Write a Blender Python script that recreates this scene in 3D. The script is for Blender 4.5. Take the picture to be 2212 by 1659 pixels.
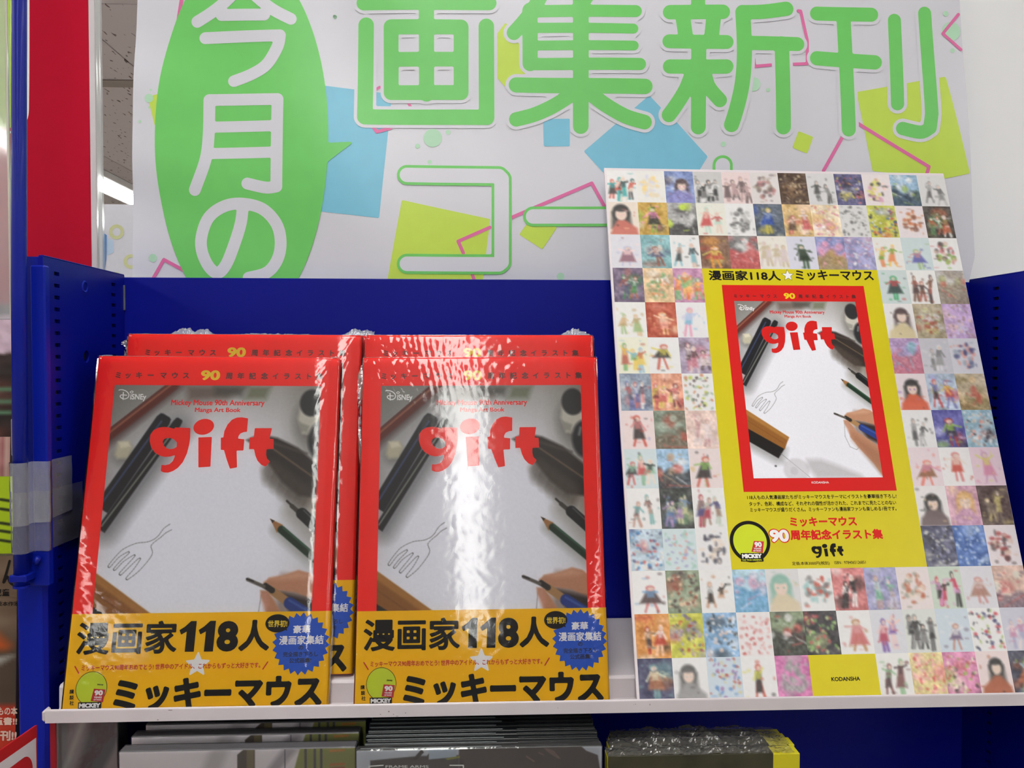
import bpy, math, random
import numpy as np
from mathutils import Vector, Matrix

# ------------------------------------------------------------------ clear
for o in list(bpy.data.objects): bpy.data.objects.remove(o)
sc = bpy.context.scene
COL = sc.collection
rng = np.random.default_rng(7)

# ------------------------------------------------------------------ camera
F, CX, CY, VX, VY = 1850.0, 1106.0, 829.5, 1019.0, 775.0
EYE = 1.45                                    # camera height above the floor
yc = np.array([VX-CX, CY-VY, F]); yc /= np.linalg.norm(yc)
zc = np.array([0, 1.0, 0]) - yc*yc[1]; zc /= np.linalg.norm(zc)
xc = np.cross(yc, zc); xc = xc if xc[0] > 0 else -xc
Mw = np.stack([xc, yc, zc], 1)                # world -> (right, up, forward)
cam = bpy.data.cameras.new('camera'); co = bpy.data.objects.new('camera', cam); COL.objects.link(co)
cam.sensor_width = 36; cam.lens = F/2212*36; cam.clip_start = 0.01; cam.clip_end = 60
R3 = Matrix([[Mw[0][i], Mw[1][i], -Mw[2][i]] for i in range(3)])
co.matrix_world = Matrix.Translation((0, 0, EYE)) @ R3.to_4x4()
sc.camera = co
sc.view_settings.view_transform = 'Standard'; sc.view_settings.look = 'None'
sc.view_settings.gamma = 1; sc.view_settings.use_curve_mapping = False
sc.view_settings.exposure = 0.25
# ------------------------------------------------------------------ world (only what leaks into a closed shop)
w = bpy.data.worlds.new('world'); sc.world = w; w.use_nodes = True
w.node_tree.nodes['Background'].inputs[0].default_value = (.8, .85, 1, 1)
w.node_tree.nodes['Background'].inputs[1].default_value = 0.3
LAMP_STRENGTH = 14.4
LAMP_X = (-5.63, -2.83, -.10, 2.83, 5.6)       # fluorescent runs along the shop
SUN = None

def ray(px, py):
    return Mw.T @ np.array([(px-CX)/F, -(py-CY)/F, 1.0])
def atY(px, py, Y):                           # where the sight line of a photo point meets the plane y = Y
    r = ray(px, py); return r*Y/r[1]
def atX(px, py, X):
    r = ray(px, py); return r*X/r[0]
def atZ(px, py, Z):
    r = ray(px, py); return r*Z/r[2]

# ------------------------------------------------------------------ materials
def lin(c):
    if isinstance(c, str):
        c = c.lstrip('#')
        if len(c) == 3: c = ''.join(k*2 for k in c)
        c = [int(c[i:i+2], 16) for i in (0, 2, 4)]
    c = np.asarray(c, float)/255.0
    return np.where(c <= .04045, c/12.92, ((c+.055)/1.055)**2.4)
MATS = {}
def mat(name, col=None, rough=.5, metal=0, noise=0.0, nscale=60, bump=0.0, bscale=200, coat=0.0, spec=.5, attr=False,
        emit=None, trans=0, stretch=None):
    if name in MATS: return MATS[name]
    m = bpy.data.materials.new(name); m.use_nodes = True; MATS[name] = m
    nt = m.node_tree; b = nt.nodes['Principled BSDF']
    b.inputs['Roughness'].default_value = rough; b.inputs['Metallic'].default_value = metal
    b.inputs['Specular IOR Level'].default_value = spec; b.inputs['Coat Weight'].default_value = coat
    b.inputs['Coat Roughness'].default_value = .08
    tc = nt.nodes.new('ShaderNodeTexCoord'); mp = nt.nodes.new('ShaderNodeMapping')
    nt.links.new(tc.outputs['Object'], mp.inputs[0])
    if stretch: mp.inputs['Scale'].default_value = stretch
    if attr:
        a = nt.nodes.new('ShaderNodeAttribute'); a.attribute_name = 'Col'
        nt.links.new(a.outputs['Color'], b.inputs['Base Color'])
    else:
        l = lin(col); c4 = (*l, 1)
        n = nt.nodes.new('ShaderNodeTexNoise'); n.inputs['Scale'].default_value = nscale; n.inputs['Detail'].default_value = 4
        nt.links.new(mp.outputs[0], n.inputs['Vector'])
        r = nt.nodes.new('ShaderNodeValToRGB'); nt.links.new(n.outputs['Fac'], r.inputs['Fac'])
        k = max(noise, .02)
        r.color_ramp.elements[0].color = (*(l*(1-k)), 1); r.color_ramp.elements[1].color = (*np.minimum(l*(1+k), 1), 1)
        r.color_ramp.elements[0].position = .3; r.color_ramp.elements[1].position = .7
        nt.links.new(r.outputs['Color'], b.inputs['Base Color'])
        if emit is not None:
            b.inputs['Emission Color'].default_value = c4; b.inputs['Emission Strength'].default_value = emit
    if trans: b.inputs['Transmission Weight'].default_value = trans
    if bump:
        n2 = nt.nodes.new('ShaderNodeTexNoise'); n2.inputs['Scale'].default_value = bscale; n2.inputs['Detail'].default_value = 3
        nt.links.new(mp.outputs[0], n2.inputs['Vector'])
        bp = nt.nodes.new('ShaderNodeBump'); bp.inputs['Strength'].default_value = bump; bp.inputs['Distance'].default_value = .001
        nt.links.new(n2.outputs['Fac'], bp.inputs['Height']); nt.links.new(bp.outputs[0], b.inputs['Normal'])
    return m

def film_mat(name, rough=.09, bscale=260, bstr=.35, tint=(1, 1, 1), haze=.03, fk=1.0, scale=(1, 1, 1)):
    """thin clear plastic: mostly transparent, glossy by Fresnel, faint milky haze"""
    m = bpy.data.materials.new(name); m.use_nodes = True; nt = m.node_tree; nt.nodes.clear()
    out = nt.nodes.new('ShaderNodeOutputMaterial')
    tr = nt.nodes.new('ShaderNodeBsdfTransparent'); tr.inputs[0].default_value = (*tint, 1)
    gl = nt.nodes.new('ShaderNodeBsdfGlossy'); gl.inputs['Roughness'].default_value = rough
    df = nt.nodes.new('ShaderNodeBsdfDiffuse'); df.inputs[0].default_value = (.8, .8, .82, 1)
    tc = nt.nodes.new('ShaderNodeTexCoord'); mp = nt.nodes.new('ShaderNodeMapping'); mp.inputs['Scale'].default_value = scale
    nt.links.new(tc.outputs['Object'], mp.inputs[0])
    n = nt.nodes.new('ShaderNodeTexNoise'); n.inputs['Scale'].default_value = bscale; n.inputs['Detail'].default_value = 3
    nt.links.new(mp.outputs[0], n.inputs['Vector'])
    bp = nt.nodes.new('ShaderNodeBump'); bp.inputs['Strength'].default_value = bstr; bp.inputs['Distance'].default_value = .001
    nt.links.new(n.outputs['Fac'], bp.inputs['Height'])
    fr = nt.nodes.new('ShaderNodeFresnel'); fr.inputs['IOR'].default_value = 1.45
    nt.links.new(bp.outputs[0], fr.inputs['Normal']); nt.links.new(bp.outputs[0], gl.inputs['Normal'])
    mu = nt.nodes.new('ShaderNodeMath'); mu.operation = 'MULTIPLY'; mu.inputs[1].default_value = fk
    nt.links.new(fr.outputs[0], mu.inputs[0])
    m1 = nt.nodes.new('ShaderNodeMixShader'); m1.inputs[0].default_value = haze
    nt.links.new(tr.outputs[0], m1.inputs[1]); nt.links.new(df.outputs[0], m1.inputs[2])
    m2 = nt.nodes.new('ShaderNodeMixShader'); nt.links.new(mu.outputs[0], m2.inputs[0])
    nt.links.new(m1.outputs[0], m2.inputs[1]); nt.links.new(gl.outputs[0], m2.inputs[2])
    nt.links.new(m2.outputs[0], out.inputs[0])
    return m

# ------------------------------------------------------------------ object helpers
def link(name, me, m=None, parent=None, loc=None, rot=None, smooth=False):
    if m is not None: me.materials.append(m)
    o = bpy.data.objects.new(name, me); COL.objects.link(o)
    if parent is not None: o.parent = parent
    if loc is not None: o.location = loc
    if rot is not None: o.rotation_euler = rot
    if smooth:
        me.polygons.foreach_set('use_smooth', [True]*len(me.polygons))
    return o
def meshdata(name, verts, faces):
    me = bpy.data.meshes.new(name); me.from_pydata([tuple(map(float, v)) for v in verts], [], faces); me.update(); return me
def thing(name, label, cat, loc=(0, 0, 0), rot=(0, 0, 0), group=None):
    o = bpy.data.objects.new(name, None); COL.objects.link(o); o.empty_display_size = .05
    o.location = loc; o.rotation_euler = rot; tag(o, label, cat, group); return o
def tag(o, label=None, cat=None, group=None, kind=None):
    if label: o['label'] = label
    if cat: o['category'] = cat
    if group: o['group'] = group
    if kind: o['kind'] = kind
    return o
class MB:
    def __init__(s): s.v = []; s.f = []
    def add(s, vs, fs):
        k = len(s.v); s.v += [tuple(v) for v in vs]; s.f += [tuple(i+k for i in f) for f in fs]; return s
    def box(s, x0, x1, y0, y1, z0, z1, c=0.0):
        if c <= 0:
            return s.add([(x0, y0, z0), (x1, y0, z0), (x1, y1, z0), (x0, y1, z0), (x0, y0, z1), (x1, y0, z1), (x1, y1, z1), (x0, y1, z1)],
                  [(0, 3, 2, 1), (4, 5, 6, 7), (0, 1, 5, 4), (1, 2, 6, 5), (2, 3, 7, 6), (3, 0, 4, 7)])
        vs = []; idx = {}
        X = (x0, x1); Y = (y0, y1); Z = (z0, z1)
        for a in (0, 1):
            for b in (0, 1):
                for d in (0, 1):
                    sx, sy, sz = (1-2*a)*c, (1-2*b)*c, (1-2*d)*c
                    idx[a, b, d, 'x'] = len(vs); vs.append((X[a], Y[b]+sy, Z[d]+sz))
                    idx[a, b, d, 'y'] = len(vs); vs.append((X[a]+sx, Y[b], Z[d]+sz))
                    idx[a, b, d, 'z'] = len(vs); vs.append((X[a]+sx, Y[b]+sy, Z[d]))
        fs = []
        for a in (0, 1):
            q = [idx[a, 0, 0, 'x'], idx[a, 1, 0, 'x'], idx[a, 1, 1, 'x'], idx[a, 0, 1, 'x']]; fs.append(q if a else q[::-1])
            q = [idx[0, a, 0, 'y'], idx[0, a, 1, 'y'], idx[1, a, 1, 'y'], idx[1, a, 0, 'y']]; fs.append(q if a else q[::-1])
            q = [idx[0, 0, a, 'z'], idx[1, 0, a, 'z'], idx[1, 1, a, 'z'], idx[0, 1, a, 'z']]; fs.append(q if a else q[::-1])
            for b in (0, 1):
                fs.append([idx[a, b, 0, 'x'], idx[a, b, 1, 'x'], idx[a, b, 1, 'y'], idx[a, b, 0, 'y']])
                fs.append([idx[a, 0, b, 'x'], idx[a, 1, b, 'x'], idx[a, 1, b, 'z'], idx[a, 0, b, 'z']])
                fs.append([idx[0, a, b, 'y'], idx[1, a, b, 'y'], idx[1, a, b, 'z'], idx[0, a, b, 'z']])
                for d in (0, 1): fs.append([idx[a, b, d, 'x'], idx[a, b, d, 'y'], idx[a, b, d, 'z']])
        return s.add(vs, fs)
    def extrude(s, prof, axis, a, b, cap=True):
        """closed 2-D profile swept along an axis ('x','y','z')"""
        n = len(prof); P = []
        for t in (a, b):
            for p, q in prof:
                P.append({'x': (t, p, q), 'y': (p, t, q), 'z': (p, q, t)}[axis])
        fs = [(i, (i+1) % n, n+(i+1) % n, n+i) for i in range(n)]
        if cap: fs += [tuple(range(n))[::-1], tuple(range(n, 2*n))]
        return s.add(P, fs)
    def tube(s, pts, r, n=10, cap=True):
        pts = [Vector(p) for p in pts]; rings = []
        for i, p in enumerate(pts):
            d = (pts[min(i+1, len(pts)-1)]-pts[max(i-1, 0)]).normalized()
            u = d.orthogonal().normalized() if i == 0 else (u - d*u.dot(d)).normalized()
            v = d.cross(u)
            rings.append([p+(u*math.cos(2*math.pi*k/n)+v*math.sin(2*math.pi*k/n))*r for k in range(n)])
        vs = [q for R in rings for q in R]; fs = []
        for i in range(len(pts)-1):
            for k in range(n): fs.append((i*n+k, i*n+(k+1) % n, (i+1)*n+(k+1) % n, (i+1)*n+k))
        if cap: fs += [tuple(range(n))[::-1], tuple(range((len(pts)-1)*n, len(pts)*n))]
        return s.add(vs, fs)
    def build(s, name, m, parent=None, loc=None, smooth=False, off=None):
        vs = s.v if off is None else [(a-off[0], b-off[1], c-off[2]) for a, b, c in s.v]
        me = meshdata(name, vs, s.f)
        import bmesh
        bm = bmesh.new(); bm.from_mesh(me); bmesh.ops.recalc_face_normals(bm, faces=bm.faces); bm.to_mesh(me); bm.free()
        return link(name, me, m, parent, loc if loc is not None else off, smooth=smooth)

# ------------------------------------------------------------------ flat print: signed distance -> crisp outlines
def hom(src, dst):
    A = []; b = []
    for (x, y), (u, v) in zip(src, dst):
        A += [[x, y, 1, 0, 0, 0, -u*x, -u*y], [0, 0, 0, x, y, 1, -v*x, -v*y]]; b += [u, v]
    H = np.append(np.linalg.solve(A, b), 1).reshape(3, 3)
    def f(x, y):
        d = H[2, 0]*x+H[2, 1]*y+H[2, 2]
        return (H[0, 0]*x+H[0, 1]*y+H[0, 2])/d, (H[1, 0]*x+H[1, 1]*y+H[1, 2])/d
    return f
def smooth_pts(p, n=6):
    p = [np.array(q, float) for q in p]
    if len(p) < 3: return p
    out = []
    for i in range(len(p)-1):
        a = p[max(i-1, 0)]; b = p[i]; c = p[i+1]; d = p[min(i+2, len(p)-1)]
        for k in range(n):
            t = k/n
            out.append(.5*((2*b)+(-a+c)*t+(2*a-5*b+4*c-d)*t*t+(-a+3*b-3*c+d)*t**3))
    out.append(p[-1]); return out
def d_seg(X, Y, a, b):
    ax, ay = a; bx, by = b; dx, dy = bx-ax, by-ay; L = dx*dx+dy*dy+1e-18
    t = np.clip(((X-ax)*dx+(Y-ay)*dy)/L, 0, 1)
    return np.hypot(X-ax-t*dx, Y-ay-t*dy)
def sd_strokes(X, Y, strokes):
    D = np.full(X.shape, 1e3)
    for pts, r in strokes:
        for a, b in zip(pts[:-1], pts[1:]): D = np.minimum(D, d_seg(X, Y, a, b)-r)
    return D
def sd_edges(X, Y, A, B):
    """even-odd region bounded by edges A->B"""
    D = np.full(X.shape, 1e9); ins = np.zeros(X.shape, bool)
    for (ax, ay), (bx, by) in zip(A, B):
        D = np.minimum(D, d_seg(X, Y, (ax, ay), (bx, by)))
        c = (ax > X) != (bx > X)
        if abs(bx-ax) > 1e-12: ins ^= c & (Y < ay+(X-ax)*(by-ay)/(bx-ax))
    return np.where(ins, -D, D)
def sd_poly(X, Y, *polys):
    A = []; B = []
    for p in polys: A += list(p); B += list(p[1:])+[p[0]]
    return sd_edges(X, Y, A, B)
def sd_ell(X, Y, c, rx, ry, rot=0):
    x = X-c[0]; y = Y-c[1]; ca, sa = math.cos(rot), math.sin(rot)
    u = x*ca+y*sa; v = -x*sa+y*ca
    k = np.sqrt((u/rx)**2+(v/ry)**2); g = np.sqrt((u/rx**2)**2+(v/ry**2)**2)+1e-12
    return k*(k-1)/g
def contour(D, x0, y0, hx, hy, maxrun=400):
    """mesh of the region D<0 on a grid: merged interior cells plus cut boundary cells"""
    ny, nx = D.shape; I = D < 0; V = []; Fc = []
    c4 = I[:-1, :-1].astype(int)+I[:-1, 1:]+I[1:, 1:]+I[1:, :-1]
    full = c4 == 4
    for j in range(ny-1):
        row = full[j]; i = 0
        if not row.any(): continue
        ii = np.flatnonzero(np.diff(np.concatenate([[0], row.astype(int), [0]])))
        for s, e in zip(ii[::2], ii[1::2]):
            while s < e:
                q = min(e, s+maxrun); k = len(V)
                V += [(x0+s*hx, y0+j*hy), (x0+q*hx, y0+j*hy), (x0+q*hx, y0+(j+1)*hy), (x0+s*hx, y0+(j+1)*hy)]
                Fc.append((k, k+1, k+2, k+3)); s = q
    for j, i in zip(*np.nonzero((c4 > 0) & (c4 < 4))):
        cs = ((i, j), (i+1, j), (i+1, j+1), (i, j+1)); k = len(V)
        for a in range(4):
            (ia, ja), (ib, jb) = cs[a], cs[(a+1) % 4]; da, db = D[ja, ia], D[jb, ib]
            if da < 0: V.append((x0+ia*hx, y0+ja*hy))
            if (da < 0) != (db < 0):
                t = da/(da-db); V.append((x0+(ia+(ib-ia)*t)*hx, y0+(ja+(jb-ja)*t)*hy))
        if len(V)-k >= 3: Fc.append(tuple(range(k, len(V))))
        else: del V[k:]
    return V, Fc
def region(fn, box, h, maxrun=400):
    x0, y0, x1, y1 = box; xs = np.arange(x0, x1+h, h); ys = np.arange(y0, y1+h, h)
    X, Y = np.meshgrid(xs, ys); return contour(fn(X, Y), x0, y0, h, h, maxrun)
_tx = {}
def glyphs(s, bold=0.0, res=40, maxrun=400):
    """bold outline of a line of text, em units, x right y up -> (verts, faces)"""
    key = (s, bold, res, maxrun)
    if key in _tx: return _tx[key]
    c = bpy.data.curves.new('line', 'FONT'); c.body = s; c.resolution_u = 4
    o = bpy.data.objects.new('line', c); COL.objects.link(o)
    bpy.context.view_layer.update()
    dg = bpy.context.evaluated_depsgraph_get(); ev = o.evaluated_get(dg); me = ev.to_mesh()
    P = np.array([v.co[:2] for v in me.vertices]); cnt = {}
    key2 = {}
    ids = []
    for p in P:
        k = (round(p[0], 5), round(p[1], 5)); ids.append(key2.setdefault(k, len(key2)))
    pos = {}
    for i, p in zip(ids, P): pos[i] = p
    for f in me.polygons:
        vs = [ids[i] for i in f.vertices]
        for a, b in zip(vs, vs[1:]+vs[:1]):
            if a == b: continue
            k = (min(a, b), max(a, b)); cnt[k] = cnt.get(k, 0)+1
    E = [(pos[a], pos[b]) for (a, b), n in cnt.items() if n % 2 == 1]
    ev.to_mesh_clear(); bpy.data.objects.remove(o); bpy.data.curves.remove(c)
    h = 1.0/res; m = bold+2*h
    A = np.array([e[0] for e in E]); B = np.array([e[1] for e in E])
    x0, y0 = np.minimum(A.min(0), B.min(0))-m; x1, y1 = np.maximum(A.max(0), B.max(0))+m
    V = []; Fc = []; nx = int((x1-x0)/h)+2; ny = int((y1-y0)/h)+2; step = res
    for s0 in range(0, nx, step):
        n = min(step, nx-s0)+1
        xs = x0+(s0+np.arange(n))*h; ys = y0+np.arange(ny)*h
        lo, hi = xs[0]-m, xs[-1]+m
        sel = (np.maximum(A[:, 0], B[:, 0]) >= lo) & (np.minimum(A[:, 0], B[:, 0]) <= hi)
        if not sel.any(): continue
        X, Y = np.meshgrid(xs, ys)
        v, f = contour(sd_edges(X, Y, A[sel], B[sel])-bold, xs[0], y0, h, h, maxrun)
        k = len(V); V += v; Fc += [tuple(i+k for i in q) for q in f]
    V = np.array(V); _tx[key] = (V, Fc); return V, Fc

class Print:
    """collects flat shapes per ink; place() maps page coordinates (x right, y down) to local 3-D"""
    def __init__(s, place): s.place = place; s.lay = {}
    def _add(s, key, V, Fc, n):
        L = s.lay.setdefault(key, ([], [], []))
        k = len(L[0]); L[0].extend([(x, y, n) for x, y in V]); L[1].extend([tuple(i+k for i in f) for f in Fc])
    def shape(s, key, fn, box, h, n=0, maxrun=400):
        V, Fc = region(fn, box, h, maxrun); s._add(key, V, Fc, n)
    def poly(s, key, pts, n=0): s._add(key, pts, [tuple(range(len(pts)))], n)
    def text(s, key, string, box, bold=.02, res=36, n=0, maxrun=400, vertical=False):
        V, Fc = glyphs(string, bold, res, maxrun)
        lo = V.min(0); hi = V.max(0); x0, y0, x1, y1 = box
        U = (V-lo)/(hi-lo)
        s._add(key, np.stack([x0+U[:, 0]*(x1-x0), y1-U[:, 1]*(y1-y0)], 1), Fc, n)
    def chars(s, key, string, xs, yc, em, bold=.02, res=30, n=0, maxrun=400):
        for ch, x in zip(string, xs):
            V, Fc = glyphs(ch, bold, res, maxrun)
            c = (V.min(0)+V.max(0))/2; cy = .38
            s._add(key, np.stack([x+(V[:, 0]-c[0])*em, yc-(V[:, 1]-cy)*em], 1), Fc, n)
    def build(s, key, name, m, parent, off=None):
        V, Fc, _ = s.lay[key]
        W = [s.place(x, y, n) for x, y, n in V]
        if off is not None: W = [(a-off[0], b-off[1], c-off[2]) for a, b, c in W]
        me = meshdata(name, W, Fc)
        return link(name, me, m, parent)

# ------------------------------------------------------------------ painted print (vertex colours on a fine grid)
class Canvas:
    def __init__(s, W, H, base):
        s.W, s.H = W, H; s.X, s.Y = np.meshgrid(np.arange(W)+.5, np.arange(H)+.5)
        s.C = np.tile(np.array(base, float), (H, W, 1))
    def put(s, D, col, soft=1.0, a=1.0):
        m = np.clip(.5-D/(2*soft), 0, 1)[..., None]*a
        col = np.asarray(col, float)
        s.C = s.C*(1-m)+col*m
    def seg(s, a, b, r, col, soft=1, al=1): s.put(d_seg(s.X, s.Y, a, b)-r, col, soft, al)
    def pol(s, pts, col, soft=1, al=1): s.put(sd_poly(s.X, s.Y, pts), col, soft, al)
    def ell(s, c, rx, ry, col, soft=1, al=1, rot=0): s.put(sd_ell(s.X, s.Y, c, rx, ry, rot), col, soft, al)
def vnoise(H, W, k, seed):
    g = np.random.default_rng(seed).random((H//k+3, W//k+3)); ys = np.arange(H)/k; xs = np.arange(W)/k
    yi = ys.astype(int); xi = xs.astype(int); fy = (ys-yi)[:, None]; fx = (xs-xi)[None]
    fy = fy*fy*(3-2*fy); fx = fx*fx*(3-2*fx)
    return (g[yi][:, xi]*(1-fy)*(1-fx)+g[yi+1][:, xi]*fy*(1-fx)+g[yi][:, xi+1]*(1-fy)*fx+g[yi+1][:, xi+1]*fy*fx)
def grid_mesh(name, P, C):
    """P: (H,W,3) positions, C: (H,W,3) sRGB 0..255 colours"""
    H, W = P.shape[:2]; me = bpy.data.meshes.new(name)
    idx = np.arange(H*W).reshape(H, W)
    q = np.stack([idx[:-1, :-1], idx[1:, :-1], idx[1:, 1:], idx[:-1, 1:]], -1).reshape(-1, 4)
    me.vertices.add(H*W); me.vertices.foreach_set('co', P.reshape(-1).astype(np.float32))
    me.loops.add(q.size); me.loops.foreach_set('vertex_index', q.reshape(-1).astype(np.int32))
    me.polygons.add(len(q)); me.polygons.foreach_set('loop_start', (np.arange(len(q))*4).astype(np.int32))
    if C is not None:
        at = me.color_attributes.new('Col', 'FLOAT_COLOR', 'POINT')
        c = np.ones((H*W, 4), np.float32); c[:, :3] = lin(np.clip(C, 0, 255)).reshape(-1, 3)
        at.data.foreach_set('color', c.reshape(-1))
    me.update(calc_edges=True); me.validate(); return me

#==================================================================== SETTING
M_blue = mat('blue_paint', (3, 14, 132), spec=.18, rough=.42, noise=.06, nscale=9, bump=.05, bscale=600)
M_blue2 = mat('blue_paint_bright', (3, 26, 150), spec=.2, rough=.38, noise=.05, nscale=12, bump=.05, bscale=600)
M_white = mat('white_steel', (208, 200, 205), rough=.35, noise=.03, nscale=30)
M_wall = mat('white_wall', (236, 237, 240), rough=.6, noise=.02, nscale=3, bump=.1, bscale=90)
M_floor = mat('vinyl_floor', (150, 144, 136), rough=.35, noise=.08, nscale=4)
M_shop = mat('shop_wall_muted', (112, 108, 110), rough=.8, noise=.3, nscale=2)
M_holeshade = mat('hole_shade', (6, 7, 16), rough=.8)

# fissured mineral ceiling board
def ceiling_mat():
    m = mat('mineral_board', (214, 204, 204), rough=.9)
    nt = m.node_tree; b = nt.nodes['Principled BSDF']
    tc = nt.nodes.new('ShaderNodeTexCoord'); mp = nt.nodes.new('ShaderNodeMapping'); mp.inputs['Scale'].default_value = (55, 14, 1)
    mp.inputs['Rotation'].default_value = (0, 0, .5)
    v = nt.nodes.new('ShaderNodeTexNoise'); v.inputs['Scale'].default_value = 1.0; v.inputs['Detail'].default_value = 1
    r = nt.nodes.new('ShaderNodeValToRGB'); r.color_ramp.elements[0].position = .66; r.color_ramp.elements[1].position = .69
    r.color_ramp.elements[0].color = (*lin((214, 204, 204)), 1); r.color_ramp.elements[1].color = (*lin((120, 106, 104)), 1)
    nt.links.new(tc.outputs['Object'], mp.inputs[0]); nt.links.new(mp.outputs[0], v.inputs['Vector'])
    nt.links.new(v.outputs['Fac'], r.inputs['Fac']); nt.links.new(r.outputs[0], b.inputs['Base Color'])
    return m
M_ceil = ceiling_mat()
CZ = 1.38
def struct(name, mb, m, off=None):
    o = mb.build(name, m, off=off); o['kind'] = 'structure'; return o
struct('floor', MB().box(-6.5, 6.5, -9, 9.5, -EYE-.05, -EYE), M_floor)
ceil = struct('ceiling', MB().box(-6.5, 6.5, -9, 9.5, CZ+.012, CZ+.06), mat('ceiling_joint', (140, 130, 128), rough=.9))
struct('wall_back', MB().box(-6.5, 6.5, 9.4, 9.5, -EYE, CZ+.012), M_shop)
struct('wall_front', MB().box(-6.5, 6.5, -9, -8.9, -EYE, CZ+.012), M_shop)
struct('wall_left', MB().box(-6.5, -6.4, -8.9, 9.4, -EYE, CZ+.012), M_shop)
struct('wall_right', MB().box(6.4, 6.5, -8.9, 9.4, -EYE, CZ+.012), M_shop)
tw = .91
tile = MB().box(-tw/2+.003, tw/2-.003, -tw/2+.003, tw/2-.003, 0, .012, .002).build('ceiling_tile', M_ceil)
tile.location = (-1.60-tw/2-3*tw, 3.45-tw/2-3*tw, CZ); tile.parent = ceil
for i in range(14):
    for j in range(20):
        x = -1.60-tw/2+(i-4)*tw; y = 3.45-tw/2+(j-13)*tw
        if abs(x) > 5.95 or y < -8.5 or y > 9 or (i, j) == (1, 10): continue
        if y < 0 and (i % 2 or j % 2) and False: continue
        c = tile.copy(); COL.objects.link(c); c.location = (x, y, CZ)
# a darker ceiling batten seen in the gap between sign and banner
struct('trim_1', MB().box(-6.4, 6.4, 4.37, 4.46, CZ-.012, CZ-.001, .003), mat('ceiling_batten', (160, 150, 142), rough=.8))
# white wall pillar behind the bookcase, right of the banner
pil = MB()
pl = atY(2062, 0, .925)[0]
pil.box(pl, 1.25, .925, 1.3, -EYE, CZ-.002, .004)
struct('wall_pillar', pil, M_wall)

# fluorescent runs
M_tube = mat('lamp_tube', (255, 255, 250), rough=.4, emit=LAMP_STRENGTH)
M_lampbody = mat('lamp_body', (235, 235, 235), rough=.4)
where = ['far left wall', 'sign and banner gap', 'centre of the shop', 'right of the bookcase', 'far right wall']
for k, x in enumerate(LAMP_X):
    t = thing('ceiling_light', ['long fluorescent ceiling run nearest the left wall of the shop',
        'long fluorescent ceiling run glowing in the gap left of the white banner',
        'long fluorescent ceiling run over the middle of the aisle, mirrored in the books',
        'long fluorescent ceiling run over the aisle right of the white pillar',
        'long fluorescent ceiling run nearest the right wall of the shop'][k], 'ceiling light', (x, 0, CZ-.05), group='fluorescent ceiling runs')
    MB().box(-.15, .15, -7.2, 8.8, 0, .049, .006).build('lamp_housing', M_lampbody, t)
    MB().box(-.092, .092, -7.15, 8.75, -.018, -.0005, .006).build('diffuser', M_tube, t)

#==================================================================== BOOKCASE
XL, XR, YF, YB, ZT = -.348, .522, .7168, .879, .0828
bk = thing('bookcase', 'blue painted steel bookcase bay with slotted side panels behind the books', 'bookcase', (.087, .79, -EYE))
BO = (.087, .79, -EYE)
def bpart(mb, name, m, smooth=False):
    o = mb.build(name, m, bk); 
    o.data.transform(Matrix.Translation((-BO[0], -BO[1], -BO[2]))); return o
bpart(MB().box(XL-.004, XR+.004, YB-.0003, YB+.010, -1.40, .0812, .0006), 'back_panel', M_blue)
def holed_panel(xin, sgn, slotcols, zmax, extra=None):
    """inner sheet with slots punched through, at x = xin; sgn +1: the bay lies at +x"""
    mb = MB(); th = .0016; xo = xin-sgn*th
    pitch = .00995
    cols = sorted(slotcols)
    ybr = [YF]
    for y, w_, z0 in cols: ybr += [y-w_/2, y+w_/2]
    ybr.append(YB)
    def quad(y0, y1, z0, z1):
        a = (xin, y0, z0), (xin, y1, z0), (xin, y1, z1), (xin, y0, z1)
        mb.add(a, [(0, 1, 2, 3)])
    for k in range(len(ybr)-1):
        y0, y1 = ybr[k], ybr[k+1]
        if k % 2 == 0:
            if extra and y0 < extra[0] < y1:
                ey, ez, er = extra; q = er*1.3
                quad(y0, ey-q, -1.4, zmax); quad(ey+q, y1, -1.4, zmax); quad(ey-q, ey+q, -1.4, ez-q); quad(ey-q, ey+q, ez+q, zmax)
                n = 24; ring = [(xin, ey+er*math.cos(2*math.pi*i/n), ez+er*math.sin(2*math.pi*i/n)) for i in range(n)]
                out = []
                for i in range(n):
                    c, s_ = math.cos(2*math.pi*i/n), math.sin(2*math.pi*i/n); d = q/max(abs(c), abs(s_)); out.append((xin, ey+c*d, ez+s_*d))
                dp = [(xo-sgn*.002, a[1], a[2]) for a in ring]
                mb.add(ring+out+dp, [(i, (i+1) % n, n+(i+1) % n, n+i) for i in range(n)]+[(i, (i+1) % n, 2*n+(i+1) % n, 2*n+i) for i in range(n)])
            else: quad(y0, y1, -1.4, zmax)
        else:
            zt = cols[(k-1)//2][2]; z = zt+.0016; quad(y0, y1, z, zmax)
            while z > -1.36:
                hs = .0032
                lo = z-hs
                for a, b in (((xin, y0, z), (xin, y1, z)), ((xin, y0, lo), (xin, y1, lo))):
                    mb.add([a, b, (xo-sgn*.0015, *b[1:]), (xo-sgn*.0015, *a[1:])], [(0, 1, 2, 3)])
                for yy in (y0, y1):
                    mb.add([(xin, yy, z), (xin, yy, lo), (xo-sgn*.0015, yy, lo), (xo-sgn*.0015, yy, z)], [(0, 1, 2, 3)])
                quad(y0, y1, z-pitch, lo); z -= pitch
    return mb
mbL = holed_panel(XL, +1, [(.7385, .0092, .0708), (.8525, .0095, .0716)], ZT, (.7923, .0016, .0055))
bpart(mbL, 'side_panel', M_blue)
mbR = holed_panel(XR, -1, [(.7385, .0092, .0713), (.8325, .0095, .0708)], ZT)
bpart(mbR, 'side_panel', M_blue)
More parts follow.
